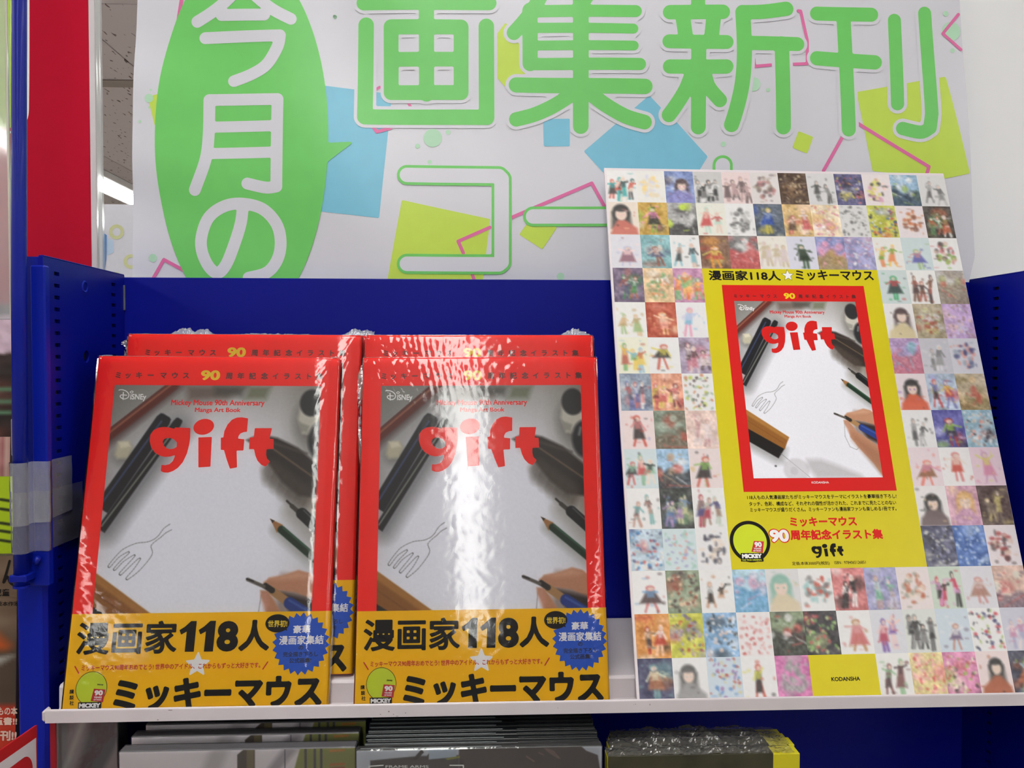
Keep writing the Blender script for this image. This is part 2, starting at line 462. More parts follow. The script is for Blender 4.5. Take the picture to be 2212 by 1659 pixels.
for xin, s_ in ((XL, -1), (XR, 1)):
    # outer shell of the upright: boxed, rounded front flange
    xo = xin+s_*.026; r = .003
    m_ = MB(); prof = [(xin+s_*.0042, YF), (xin+s_*.0042, YB), (xo, YB), (xo, YF+r)]
    for k in range(1, 7):
        a = k/6*math.pi/2; prof.append((xo-s_*r*(1-math.cos(a)), YF+r-r*math.sin(a)))
    m_.extrude(prof, 'z', -1.4, ZT-.0002)
    bpart(m_, 'upright', M_blue2 if s_ < 0 else M_blue)
    m2 = MB(); prof = [(xin, YF+.0002), (xin, YF+.0008), (xin+s_*.0046, YF-.0006), (xin+s_*.0045, YF-.0014)]
    m2.box(min(xin, xin+s_*.0045), max(xin, xin+s_*.0045), YF-.0012, YF+.0004, -1.4, ZT, .0004); bpart(m2, 'edge_fold', M_blue)
    m3 = MB().box(min(xin+s_*.0042, xin), max(xin+s_*.0042, xin), YF, YB, ZT, ZT+.0012, .0004); bpart(m3, 'top_fold', M_blue)
    bpart(MB().box(min(xin+s_*.0033, xin+s_*.0041), max(xin+s_*.0033, xin+s_*.0041), YF+.001, YB-.001, -1.39, ZT-.001), 'hole_shade_sheet', M_holeshade)  # near-black sheet stands in for the shade inside the holes
# pressed round boss and corner seam on the left panel
bs = MB(); n = 28
for r0, r1, dx0, dx1 in ((.0058, .0046, 0, .0008), (.0046, .0034, .0008, .0002)):
    vs = [(XL+d, (.7904)+r*math.cos(2*math.pi*i/n), .0641+r*math.sin(2*math.pi*i/n)) for r, d in ((r0, dx0), (r1, dx1)) for i in range(n)]
    bs.add(vs, [(i, (i+1) % n, n+(i+1) % n, n+i) for i in range(n)])
bpart(bs, 'pressed_boss', M_blue2)
bpart(MB().box(XL, XL+.0016, YB-.0035, YB-.0015, .048, .073, .0003), 'corner_clip', mat('clip_grey', (90, 94, 110)))
bpart(MB().box(XL-.03, XR+.03, .70, .889, -EYE, -1.40, .002), 'plinth', M_blue)

# upright channel and sign pole clamped to the left flange
M_blue3 = mat('blue_enamel', (4, 24, 140), rough=.35, noise=.05, nscale=20, coat=.08, spec=.25)
ch0 = atY(66, 562, .7085); ch1 = atY(96, 562, .7085)
zb = atY(80, 1266, .7085)[2]
ch = thing('clamp_channel', 'narrow blue steel channel fixed to the left upright, beside the sign pole', 'bracket', (ch0[0]+.006, .7136, zb))
m_ = MB().box(-.0062, .0055, -.0065, .0024, 0, ch0[2]-zb-.004, .0012); m_.build('channel', M_blue2, ch)
MB().box(-.0175, .0060, -.0072, -.0066, .001, .028, .0003).build('end_plate', M_blue3, ch)
mh = MB().tube([(-.0030, -.0068, .020), (-.0022, -.012, .021), (.0006, -.013, .025)], .0022, 10); mh.build('hook_pin', M_blue3, ch, smooth=True)
pa = atY(41, 0, .6975); pb = atY(46, 1266, .6975)
pr = .0056
pole = thing('sign_pole', 'thin round blue steel pole rising in front of the left upright', 'pole', (pb[0], .6975, pb[2]))
MB().tube([(0, 0, 0), ((pa[0]-pb[0])*.5-.0009, 0, (pa[2]-pb[2])*.5), (pa[0]-pb[0], 0, (pa[2]-pb[2])*1.0), ((pa[0]-pb[0])*1.05, 0, (pa[2]-pb[2])*1.12)], pr, 24).build('tube', M_blue3, pole, smooth=True)
MB().tube([(0, 0, -.001), (0, 0, .0008)], pr*1.1, 24).build('end_cap', M_blue3, pole)
mb = MB().box(-.0068, .0068, -.0062, .0095, .004, .010, .001).build('pole_clamp', M_blue3, pole)

# white shelf board
SH = (XL+.002, -.0012)
shelf = thing('shelf_board', 'long white steel shelf board with upturned front lip, carrying books and poster', 'shelf', (.087, .69, -.29))
SO = (.087, .69, -.29)
x0, x1 = atY(97, 1535, .69)[0], XR-.004
prof = [(.690, -.2905), (.690, -.2812)]
for k in range(1, 7):
    a_ = math.pi-k/6*math.pi; prof.append((.6912+.0012*math.cos(a_), -.2812+.0014*math.sin(a_)))
prof += [(.6924, -.2896), (.7125, -.2896), (.7135, -.2874), (.7140, -.2712), (.7150, -.2697), (.7165, -.2690), (.876, -.2690), (.876, -.2702),
         (.717, -.2702), (.7152, -.2715), (.7150, -.2902), (.6935, -.2902), (.6922, -.2905)]
MB().extrude(prof, 'x', x0, x1).build('deck', M_white, shelf, off=None).data.transform(Matrix.Translation((-SO[0], -SO[1], -SO[2])))
lp = MB()                                     # rounded lip end
lp.box(x0-.003, x0+.0005, .6902, .7, -.2898, -.2806, .0014)
lp.build('end_cap', M_white, shelf).data.transform(Matrix.Translation((-SO[0], -SO[1], -SO[2])))
M_scuff = mat('scuff', (120, 100, 100), rough=.7)
rs = random.Random(4)
for (px, py, w_, h_) in ((822, 1543, 2.4, 1.0), (840, 1537, 2, 2), (850, 1543, 2, 1), (858, 1547, 5, .7), (876, 1540, 1.5, 1.5), (341, 1555, 3, 1.0), (368, 1534, 8, 1.2), (1205, 1529, .8, 1.5), (1373, 1521, 1.2, 1.2), (1404, 1522, 1, 2.6), (1369, 1522, .8, .8)):
    p = atY(px, py, .6899); s_ = .69/F*.8
    pts = [(p[0]+w_*s_*math.cos(t)*rs.uniform(.7, 1.1)-SO[0], .68985-SO[1], p[2]+h_*s_*math.sin(t)*rs.uniform(.7, 1.1)-SO[2]) for t in np.linspace(0, 2*math.pi, 9)[:-1]]
    MB().add(pts, [tuple(range(8))]).build('scuff_mark', M_scuff, shelf)
for xx in (XL+.010, XR-.010):
    MB().box(xx-.0015, xx+.0015, .724, .878, -.286, -.2703, .0004).build('shelf_bracket', M_blue, shelf).data.transform(Matrix.Translation((-SO[0], -SO[1], -SO[2])))

#==================================================================== BOOK
BW, BH, BT = .210, .297, .0100
XBEND = .078
def ybend(x): return max(0, x-XBEND)**2/(2*.13)+max(0, -x-.092)**2/(2*.16)
LFc = hom([(213.8, 772.2), (734.8, 772.9), (714, 1535), (128, 1537)], [(0, 0), (1, 0), (1, 1), (0, 1)])
def z4(x, y): u, v = LFc(120+x/3.253, 700+y/3.253); return (u*BW, v*BH)
def z5(x, y): u, v = LFc(120+x/3.253, 1100+y/3.253); return (u*BW, v*BH)
def z7(x, y): u, v = LFc(300+x/6.506, 870+y/6.506); return (u*BW, v*BH)
def z9(x, y): u, v = LFc(240+x/7.9, 690+y/7.9); return (u*BW, v*BH)
def boxof(fn, x0, y0, x1, y1):
    ym = (y0+y1)/2; xm = (x0+x1)/2
    return (fn(x0, ym)[0], fn(xm, y0)[1], fn(x1, ym)[0], fn(xm, y1)[1])
def place_book(x, y, n):                       # page metres (y down) -> book local
    X = x-BW/2; return (X, ybend(X)-.0001-n*.00008, BH-y)

M_red = mat('cover_red', (255, 28, 20), rough=.40, noise=.02, coat=.05, spec=.3)
M_page = mat('paper_pages', (232, 228, 215), rough=.8, noise=.06, nscale=900, stretch=(1, 60, .05))
M_band = mat('band_yellow', (252, 198, 2), rough=.45, noise=.02, spec=.2)
M_ink = mat('ink_black', (20, 16, 16), rough=.5, spec=.2)
M_inkred = mat('ink_red', (205, 45, 20), rough=.4)
M_inktitle = mat('ink_title_red', (250, 26, 14), rough=.42, coat=.04, spec=.3)
M_inkyel = mat('ink_yellow', (238, 206, 12), rough=.4)
M_inkwhite = mat('ink_white', (240, 238, 240), rough=.4)
M_inkblue = mat('ink_blue', (50, 98, 205), rough=.45, spec=.2)
M_inklime = mat('ink_lime', (205, 220, 25), rough=.4)
M_inkmaroon = mat('ink_maroon', (96, 22, 24), rough=.4)
M_inkcrim = mat('ink_crimson', (200, 30, 45), rough=.4)
M_inknavy = mat('ink_navy', (22, 32, 72), rough=.4)
M_paint = mat('printed_photo', rough=.42, attr=True, coat=.04, spec=.3)
M_paint2 = mat('printed_art', rough=.42, attr=True)
M_film = film_mat('shrink_film', rough=.055, bscale=800, bstr=.017, haze=.006, fk=1.15)

M_seam = film_mat('film_crumple', rough=.12, bscale=500, bstr=.6, haze=.30, fk=2.2)
# --- cover photograph (desk with pens, no figure drawn), painted in the poster copy's coordinates
PW, PH = 300, 424
Qp = hom([(163, 220), (805, 220), (950, 1135), (262, 1140)], [(0, 0), (PW, 0), (PW, PH), (0, PH)])
def q(*p):
    p = p if isinstance(p[0], (tuple, list)) else [p]
    r = [tuple(Qp(*a)) for a in p]; return r if len(r) > 1 else r[0]
cv = Canvas(PW, PH, (238, 238, 248))
X, Y = cv.X/PW, cv.Y/PH
def blend(mask, col): cv.C = cv.C*(1-mask[..., None])+np.array(col, float)*mask[..., None]
blend(np.clip(1-(X*1.2+Y*1.7)/.75, 0, 1)**.8*.85, (105, 103, 98))
blend(np.clip(1-Y/.20, 0, 1)*.45, (128, 124, 116))
blend(np.clip((X-.55)*1.4-(Y-.05)*1.1, 0, 1)*.75, (150, 145, 135))
blend(np.clip((X-.8)/.2, 0, 1)*np.clip((.75-Y)/.5, 0, 1)*.55, (120, 115, 105))
blend(np.clip(1-X/.14, 0, 1)*np.clip(1-abs(Y-.35)/.35, 0, 1)*.4, (130, 128, 126))
# blurred desk things along the top
cv.pol(q((385, 222), (560, 222), (520, 262), (400, 268)), (112, 96, 88), 7, .85)
cv.pol(q((470, 222), (575, 222), (565, 255), (480, 250)), (82, 80, 74), 6, .8)
cv.pol(q((580, 222), (650, 222), (640, 262), (575, 262)), (112, 116, 92), 5, .8)
# red pencil
cv.seg(q(355, 222), q(170, 398), 9, (74, 50, 46), 5, .6)
cv.seg(q(345, 222), q(170, 380), 7, (104, 44, 36), 2)
cv.seg(q(335, 222), q(165, 375), 1.6, (170, 112, 84), 1.0, .7)
cv.seg(q(322, 222), q(163, 364), .9, (96, 44, 38), 1)
# eraser
cv.ell(q(235, 432), 15, 14, (110, 108, 104), 7, .6)
cv.pol(q((210, 392), (244, 388), (258, 410), (250, 440), (218, 442), (207, 430)), (196, 190, 168), 3)
cv.pol(q((212, 392), (240, 390), (250, 405), (222, 410)), (222, 216, 196), 2)
# two black pens
def barrel(a, b, r, col, soft):
    a, b = np.array(a), np.array(b); d_ = (b-a)/np.hypot(*(b-a)); n_ = np.array([-d_[1], d_[0]])*r
    cv.pol([tuple(a-n_*.8+d_*1.5), tuple(a-n_*.5), tuple(a+n_*.5), tuple(a+n_*.8+d_*1.5), tuple(a+n_+d_*8), tuple(b+n_), tuple(b-n_), tuple(a-n_+d_*8)], col, soft)
cv.seg(q(392, 350), q(228, 655), 16, (130, 130, 134), 12, .8)
barrel(q(342, 312), q(200, 592), 11, (26, 26, 32), 1.2)
cv.seg(q(330, 330), q(190, 590), 1.4, (64, 78, 120), 1.2, .9)
barrel(q(386, 322), q(212, 655), 6.5, (28, 28, 32), 1.2)
cv.seg(q(366, 372), q(212, 642), 1.2, (140, 142, 132), 1.0, .9)
# feather
feather = q((605, 385), (640, 368), (700, 378), (770, 408), (845, 462), (880, 520), (870, 560), (800, 552), (740, 510), (690, 458), (650, 412))
cv.pol(q((640, 400), (720, 470), (800, 560), (860, 620), (890, 600), (890, 520)), (150, 140, 128), 14, .8)
cv.pol(feather, (52, 44, 40), 2.5)
cv.seg(q(650, 385), q(850, 505), 1.2, (128, 108, 84), 1.4, .8)
cv.seg(q(640, 380), q(800, 425), 2.0, (84, 76, 70), 2, .7)
for k in range(16):
    t = k/16; a = q(690+150*t, 455+95*t); b = q(680+150*t, 475+110*t+8*(k % 3)); cv.seg(a, b, 5+2*(k % 3), (84, 74, 66), 5, .35)
# ink bottles
cv.ell(q(800, 330), 26, 34, (112, 108, 102), 10, .7)
cv.pol(q((752, 262), (812, 240), (850, 330), (828, 372), (775, 365), (752, 320)), (206, 202, 192), 3)
cv.pol(q((758, 330), (792, 342), (790, 362), (765, 356)), (150, 148, 140), 2, .8)
cv.ell(q(785, 272), 17, 20, (46, 46, 48), 2)
cv.ell(q(840, 385), 20, 28, (40, 42, 46), 3)
cv.seg(q(820, 352), q(818, 372), 2, (190, 190, 190), 2, .6)
# dip pen
cv.seg(q(790, 600), q(900, 690), 12, (170, 166, 162), 9, .7)
cv.seg(q(768, 568), q(812, 603), 1.5, (44, 42, 40), 1)
cv.seg(q(786, 583), q(812, 602), 3.0, (66, 60, 54), 1)
cv.seg(q(822, 606), q(895, 662), 8.0, (22, 22, 24), 1)
cv.seg(q(826, 596), q(900, 655), 1.2, (90, 92, 96), 1, .8)
# green pencil
cv.seg(q(752, 655), q(905, 765), 7, (160, 160, 158), 7, .7)
cv.pol(q((727, 622), (770, 640), (756, 664)), (166, 116, 70), .8)
cv.pol(q((727, 622), (741, 627), (736, 634)), (34, 28, 28), .8)
cv.seg(q(768, 654), q(905, 752), 5.4, (22, 50, 32), 1)
cv.seg(q(772, 648), q(908, 744), 1.2, (60, 100, 74), 1, .8)
# wooden block
cv.pol(q((225, 880), (440, 985), (425, 1060), (380, 1060), (225, 975)), (150, 150, 152), 9, .7)
cv.pol(q((225, 872), (430, 980), (395, 1035), (225, 940)), (24, 20, 20), 1.5)
cv.pol(q((222, 782), (450, 926), (428, 988), (225, 876)), (150, 96, 38), 1.2)
cv.pol(q((222, 782), (450, 926), (444, 942), (222, 806)), (176, 122, 58), 2)
cv.seg(q(232, 840), q(420, 955), 1.0, (118, 74, 28), 1.4, .5)
# pencil drawn fork and loose guide lines on the sheet
def e5(x, y): u, v = LFc(120+x/3.253, 1100+y/3.253); return ((u-.077)/.848*PW, (v-.087)/.863*PH)
fork = [[(722, 165), (690, 192), (640, 212), (560, 222), (470, 262), (410, 320), (366, 375), (368, 388), (382, 382), (440, 318), (500, 282), (512, 282), (505, 296), (450, 345), (405, 395), (404, 408), (418, 404), (470, 350), (538, 306), (552, 303), (546, 318), (490, 378), (444, 428), (446, 441), (460, 437), (520, 380), (572, 332), (590, 326), (585, 342), (545, 400), (492, 460), (493, 474), (508, 470), (580, 415), (655, 330), (676, 285), (668, 235), (735, 180)],
  [(722, 165), (755, 120), (800, 88)], [(735, 180), (770, 150), (812, 128)]]
for ln in fork:
    sp2 = smooth_pts(ln, 4)
    for a, b in zip(sp2[:-1], sp2[1:]): cv.seg(e5(*a), e5(*b), .35, (92, 90, 94), .7, .75)
for a, b in (((745, 850), (748, 920)), ((748, 920), (775, 975)), ((775, 975), (810, 990)), ((810, 990), (822, 978))): cv.seg(q(*a), q(*b), .45, (110, 108, 110), .8, .7)
cv.seg(q(405, 1008), q(560, 1132), .5, (110, 108, 112), .8, .8)
cv.ell(q(380, 1075), 2.6, 2.2, (84, 84, 92), 1.2)
cv.ell(q(490, 1095), 30, 26, (196, 192, 198), 3, .55)
cv.ell(q(478, 1100), 9, 9, (182, 178, 186), 2, .4)
cv.pol(q((545, 1040), (620, 1040), (720, 1075), (830, 1120), (850, 1140), (600, 1140), (550, 1080)), (170, 166, 170), 7, .6)
# hand holding a blue pen
skin, skind, skinl = (196, 142, 112), (150, 98, 74), (216, 166, 138)
cv.pol(q((800, 790), (960, 820), (965, 1140), (900, 1060), (820, 960), (790, 880)), (120, 96, 86), 8, .65)
cv.pol(q((744, 812), (760, 798), (800, 792), (845, 776), (880, 784), (935, 822), (940, 870), (900, 862), (850, 842), (800, 836), (762, 832)), skin, 1.6)
cv.pol(q((760, 802), (845, 780), (885, 792), (870, 800), (800, 806)), skinl, 4, .8)
cv.pol(q((790, 840), (925, 868), (935, 960), (870, 930), (830, 880)), (50, 38, 36), 4)
cv.pol(q((740, 836), (762, 836), (786, 862), (812, 896), (880, 940), (945, 985), (965, 1150), (900, 1060), (820, 978), (776, 925), (765, 880), (745, 855)), skin, 1.8)
cv.pol(q((790, 905), (860, 950), (950, 1010), (960, 1130), (860, 1020), (790, 940)), skind, 9, .55)
cv.pol(q((745, 842), (762, 842), (775, 880), (770, 905), (752, 868)), (205, 150, 130), 3, .9)
cv.seg(q(778, 838), q(834, 872), 5.6, (176, 134, 88), 1)
cv.seg(q(838, 874), q(930, 926), 8.0, (34, 60, 138), 1)
cv.seg(q(836, 866), q(925, 912), 1.6, (66, 100, 178), 1.2, .8)
cv.seg(q(752, 822), q(776, 836), 4.0, (42, 36, 34), 1)
cv.seg(q(694, 803), q(748, 824), 2.4, (96, 88, 84), 1)
cv.seg(q(690, 801), q(712, 808), 1.0, (40, 36, 36), .8)
cv.C += (vnoise(PH, PW, 2, 3)-.5)[..., None]*5
gx = np.linspace(.077, .925, PW)*BW; gy = np.linspace(.087, .950, PH)*BH
P = np.zeros((PH, PW, 3))
P[..., 0] = (gx-BW/2)[None]; P[..., 2] = BH-gy[:, None]
P[..., 1] = np.array([ybend(a-BW/2) for a in gx])[None]-.0001
photo_mesh = grid_mesh('cover_photo', P, cv.C)

def sweep(profile, z0, z1, nz=1):
    """open 2-D strip profile (x,y) extruded along z -> verts, faces"""
    zs = np.linspace(z0, z1, nz+1); n = len(profile)
    vs = [(x, y, z) for z in zs for x, y in profile]
    return vs, [(j*n+i, j*n+i+1, (j+1)*n+i+1, (j+1)*n+i) for j in range(nz) for i in range(n-1)]
def cover_profile(e, w=BW, t=BT):
    pts = []
    for x in np.linspace(-w/2, w/2-.003, 34): pts.append((x, ybend(x)-e))
    yb = ybend(w/2-.003); r = .003; cx = w/2-.003
    # hinge and spine on the right
    for k in range(1, 9):
        a_ = -math.pi/2+k/8*math.pi/2; pts.append((cx+(r+e)*math.cos(a_), yb+r+(r+e)*math.sin(a_)))
    for k in range(1, 9):
        a_ = k/8*math.pi/2; pts.append((cx+(r+e)*math.cos(a_), t-r*.9+(r*.9+e)*math.sin(a_)))
    for x in np.linspace(w/2-.012, -w/2, 8): pts.append((x, t+e))
    return pts
def thick_strip(outer, inner, z0, z1):
    n = len(outer); ring = outer+inner[::-1]
    m_ = MB(); N = len(ring)
    vs = [(x, y, z) for z in (z0, z1) for x, y in ring]
    fs = [(i, (i+1) % N, N+(i+1) % N, N+i) for i in range(N)]
    for b0 in (0, N):
        for i in range(n-1): fs.append((b0+i, b0+i+1, b0+2*n-2-i, b0+2*n-1-i))
    m_.add(vs, fs); return m_

def make_book():
    t = thing('art_book', 'x', 'book')
    thick_strip(cover_profile(0), cover_profile(-.0005), 0, BH).build('cover', M_red, t, smooth=False)
    inner = cover_profile(-.0008)
    pg = MB(); prof = [(-BW/2+.0015, .0012)]+[(x, y) for x, y in inner if x > -BW/2+.003 and y < BT/2 and x < BW/2-.002]+[(BW/2-.0022, BT-.0022), (-BW/2+.0015, BT-.0010)]
    pg.extrude(prof, 'z', .002, BH-.002); pg.build('page_block', M_page, t)
    link('cover_photo', photo_mesh, M_paint, t)
    p = Print(place_book)
    # heading line
    xs7 = [z4(a_, 362)[0] for a_ in (440, 508, 585, 665, 755, 835, 912)]; y7 = z4(640, 362)[1]; em = 50/3.253/521*BW
    p.chars('head', 'ミッキーマウス', xs7, y7, em, .036, 26, maxrun=8)
    xs9 = [z4(a_, 362)[0] for a_ in (1215, 1298, 1380, 1465, 1542, 1622, 1703, 1782, 1855)]
    p.chars('head', '周年記念イラスト集', xs9, y7, em, .032, 30, maxrun=8)
    p.text('ninety', '90', boxof(z4, 1017, 325, 1152, 394), .045, 36, maxrun=8)
    # studio mark
    L = [([z9(*a_) for a_ in smooth_pts([(132, 1207), (180, 1200), (250, 1222), (296, 1270), (290, 1320), (240, 1352), (185, 1345), (152, 1312), (175, 1287), (262, 1292)], 5)], .00042),
         ([z9(206, 1245), z9(200, 1362)], .00045), ([z9(*a_) for a_ in smooth_pts([(318, 1240), (345, 1222), (372, 1232), (352, 1256), (326, 1250)], 4)], .0003)]
    bx = boxof(z9, 110, 1180, 400, 1390)
    p.shape('mark', lambda X, Y: sd_strokes(X, Y, L), bx, .00022, 1)
    p.text('mark', 'iSNEy', boxof(z9, 322, 1268, 592, 1392), .03, 30, 1, 8)
    p.text('english', 'Mickey Mouse 90th Anniversary', boxof(z4, 808, 528, 1466, 578), .022, 26, 1, 8)
    p.text('english', 'Manga Art Book', boxof(z4, 975, 582, 1296, 622), .022, 26, 1, 8)
    g = [(715, 340), (712, 480), (700, 560), (668, 690), (610, 810), (540, 890), (470, 935), (400, 958), (340, 955), (298, 935), (308, 850), (360, 855), (420, 840), (465, 800), (490, 750), (498, 715), (430, 735), (360, 740), (290, 725), (215, 680), (165, 610), (143, 520), (155, 430), (200, 370), (270, 335), (350, 325), (430, 335), (490, 352), (500, 332)]
    gh = [(525, 540), (522, 600), (480, 625), (430, 633), (380, 620), (340, 580), (325, 530), (345, 495), (385, 478), (430, 478), (480, 495)]
    st = [(828, 470), (1018, 463), (998, 875), (828, 885)]
    ff = [(1530, 205), (1515, 390), (1470, 395), (1420, 415), (1395, 450), (1388, 485), (1478, 495), (1465, 650), (1368, 652), (1375, 885), (1275, 903), (1230, 780), (1190, 645), (1145, 640), (1145, 472), (1180, 470), (1195, 380), (1240, 290), (1300, 225), (1370, 195), (1440, 190)]
    tt = [(1625, 340), (1870, 340), (1835, 488), (1895, 490), (1893, 628), (1795, 632), (1788, 700), (1800, 760), (1845, 805), (1780, 875), (1720, 850), (1665, 790), (1635, 720), (1615, 630), (1545, 632), (1553, 470), (1612, 468)]
    polys = [[z7(*a_) for a_ in pp] for pp in (g, gh, st, ff, tt)]
    c = z7(903, 323); k = BW/521/6.506
    bx = boxof(z7, 120, 170, 1920, 980); bx = (bx[0]-.001, bx[1], bx[2]+.002, bx[3])
    p.shape('title', lambda X, Y: np.minimum(sd_poly(X, Y, *polys), sd_ell(X, Y, c, 142*k, 112*k, -.22)), bx, .0006, 1, 8)
    p.build('head', 'heading_lettering', M_inkmaroon, t); p.build('ninety', 'heading_numeral', M_inkyel, t)
    p.build('mark', 'studio_mark', M_inkwhite, t); p.build('english', 'subtitle_lettering', M_inktitle, t)
    tl = p.build('title', 'title_lettering', M_inktitle, t)
    # paper band
    zb_ = BH*(1-.739)
    band = thick_strip(cover_profile(.0004, BW), cover_profile(.0001, BW), .0003, zb_).build('paper_band', M_band, t)
    p2 = Print(lambda x, y, n: (lambda q_: (q_[0], q_[1]-.00045, q_[2]))(place_book(x, y, n)))
    mr = 8
    p2.text('ink', '漫画家', boxof(z5, 140, 768, 850, 1002), .026, 44, 1, mr)
    p2.text('ink', '8', boxof(z5, 1133, 774, 1287, 992), .05, 44, 1, mr)
    for dx_ in (0, 137):
        one = [z5(a_+dx_, b_) for a_, b_ in ((866, 836), (905, 812), (950, 772), (990, 772), (968, 990), (903, 990), (918, 846), (878, 868))]
        p2.shape('ink', lambda X, Y: sd_poly(X, Y, one), (min(q_[0] for q_ in one)-.001, min(q_[1] for q_ in one)-.001, max(q_[0] for q_ in one)+.001, max(q_[1] for q_ in one)+.001), .0004, 1, mr)
    p2.text('ink', '人', boxof(z5, 1292, 768, 1512, 990), .040, 40, 1, mr)
    p2.text('ink', 'ミッキーマウス', boxof(z5, 398, 1172, 1893, 1410), .050, 44, 1, mr)
    for ch, yy in zip('講談社', (1262, 1303, 1343)):
        p2.chars('ink', ch, [z5(100, yy)[0]], z5(100, yy)[1], .0036, .02, 26, 1, mr)
    c = z5(995, 1082); R = .0098
    star = []
    for i in range(10):
        a_ = -math.pi/2+i*math.pi/5; r_ = (R if i % 2 == 0 else R*.46)*.93; star.append((c[0]+r_*math.cos(a_), c[1]+r_*math.sin(a_)))
    p2.shape('star', lambda X, Y: sd_poly(X, Y, star)-.0007, (c[0]-.012, c[1]-.012, c[0]+.012, c[1]+.012), .0004, 1, mr)
    p2.text('redline', 'ミッキーマウス90周年おめでとう! 世界中のアイドル、これからもずっと大好きです。', boxof(z5, 172, 1072, 1447, 1114), .022, 26, 2, mr)
    for a_, b_ in (((125, 1083), (152, 1133)), ((1500, 1070), (1465, 1121))):
        p2.shape('redline', lambda X, Y: d_seg(X, Y, z5(*a_), z5(*b_))-.0005, (min(z5(*a_)[0], z5(*b_)[0])-.002, z5(*a_)[1]-.002, max(z5(*a_)[0], z5(*b_)[0])+.002, z5(*b_)[1]+.002), .0003, 2, mr)
    c = z5(1738, 942); N = 24; rx = .0234; ry = .0252
    bur = []
    for i in range(2*N):
        a_ = i*math.pi/N+.06; f_ = 1 if i % 2 == 0 else .865; bur.append((c[0]+rx*f_*math.cos(a_), c[1]+ry*f_*math.sin(a_)))
    p2.shape('burst', lambda X, Y: sd_poly(X, Y, bur), (c[0]-.026, c[1]-.028, c[0]+.0255, c[1]+.028), .0004, 1, mr)
    c2 = z5(1568, 795)
    tailp = [z5(1600, 830), z5(1640, 850), z5(1630, 815)]
    p2.shape('bubble', lambda X, Y: np.minimum(sd_ell(X, Y, c2, .0098, .0073), sd_poly(X, Y, tailp)), (c2[0]-.012, c2[1]-.009, c2[0]+.012, c2[1]+.010), .0004, 2, mr)
    p2.text('bubtxt', '世界初!', boxof(z5, 1500, 773, 1640, 822), .03, 30, 3, mr)
    p2.text('bw', '豪華', boxof(z5, 1683, 810, 1806, 868), .024, 34, 2, mr)
    p2.text('bw', '漫画家集結', boxof(z5, 1582, 883, 1902, 949), .024, 34, 2, mr)
    p2.text('bn', 'の', boxof(z5, 1722, 957, 1756, 986), .03, 26, 2, mr)
    p2.text('bn', '完全描き下ろし', boxof(z5, 1610, 999, 1862, 1036), .025, 28, 2, mr)
    p2.text('bn', '公式画集!', boxof(z5, 1655, 1044, 1814, 1081), .025, 28, 2, mr)
    # anniversary emblem: oval, red square and name plate, figure left out
    c3 = z5(240, 1240)
    p2.shape('oline', lambda X, Y: abs(sd_ell(X, Y, c3, .0121, .0128))-.0002, (c3[0]-.013, c3[1]-.014, c3[0]+.013, c3[1]+.014), .0002, 2, mr)
    p2.shape('oval', lambda X, Y: sd_ell(X, Y, c3, .0121, .0128), (c3[0]-.013, c3[1]-.014, c3[0]+.013, c3[1]+.014), .0005, 1, mr)
    p2.poly('square', [z5(258, 1243), z5(340, 1250), z5(322, 1340), z5(235, 1330)], 3)
    p2.poly('plate', [z5(147, 1338), z5(312, 1338), z5(306, 1407), z5(143, 1407)], 4)
    p2.text('ew', '90', boxof(z5, 262, 1254, 322, 1292), .06, 30, 5, mr)
    p2.text('ew', 'YEARS', boxof(z5, 258, 1298, 314, 1311), .03, 22, 5, mr)
    p2.text('ew', 'OF MAGIC', boxof(z5, 256, 1316, 312, 1327), .03, 22, 5, mr)
    p2.text('ew', 'MICKEY', boxof(z5, 152, 1345, 303, 1378), .07, 30, 5, mr)
    p2.text('el', 'THE TRUE ORIGINAL', boxof(z5, 152, 1385, 300, 1396), .03, 22, 5, mr)
    p2.text('ed', 'Disney', boxof(z5, 284, 1208, 326, 1223), .02, 22, 5, mr)
    p2.build('ink', 'band_lettering', M_ink, band); p2.build('star', 'band_star', M_inkwhite, band)
    p2.build('redline', 'slogan_lettering', M_inkred, band); p2.build('burst', 'burst_badge', M_inkblue, band)
    p2.build('bubble', 'speech_bubble', M_ink, band); p2.build('bubtxt', 'bubble_lettering', M_inkyel, band)
    p2.build('bw', 'badge_lettering', M_inkwhite, band); p2.build('bn', 'badge_lettering', M_inknavy, band)
    p2.build('oval', 'emblem_disc', M_inklime, band); p2.build('square', 'emblem_square', M_inkcrim, band)
    p2.build('plate', 'emblem_plate', M_ink, band); p2.build('ew', 'emblem_lettering', M_inkwhite, band)
    p2.build('el', 'emblem_lettering', M_inklime, band); p2.build('ed', 'emblem_lettering', M_ink, band)
    p2.build('oline', 'emblem_outline', M_ink, band)
    return t, tl.data

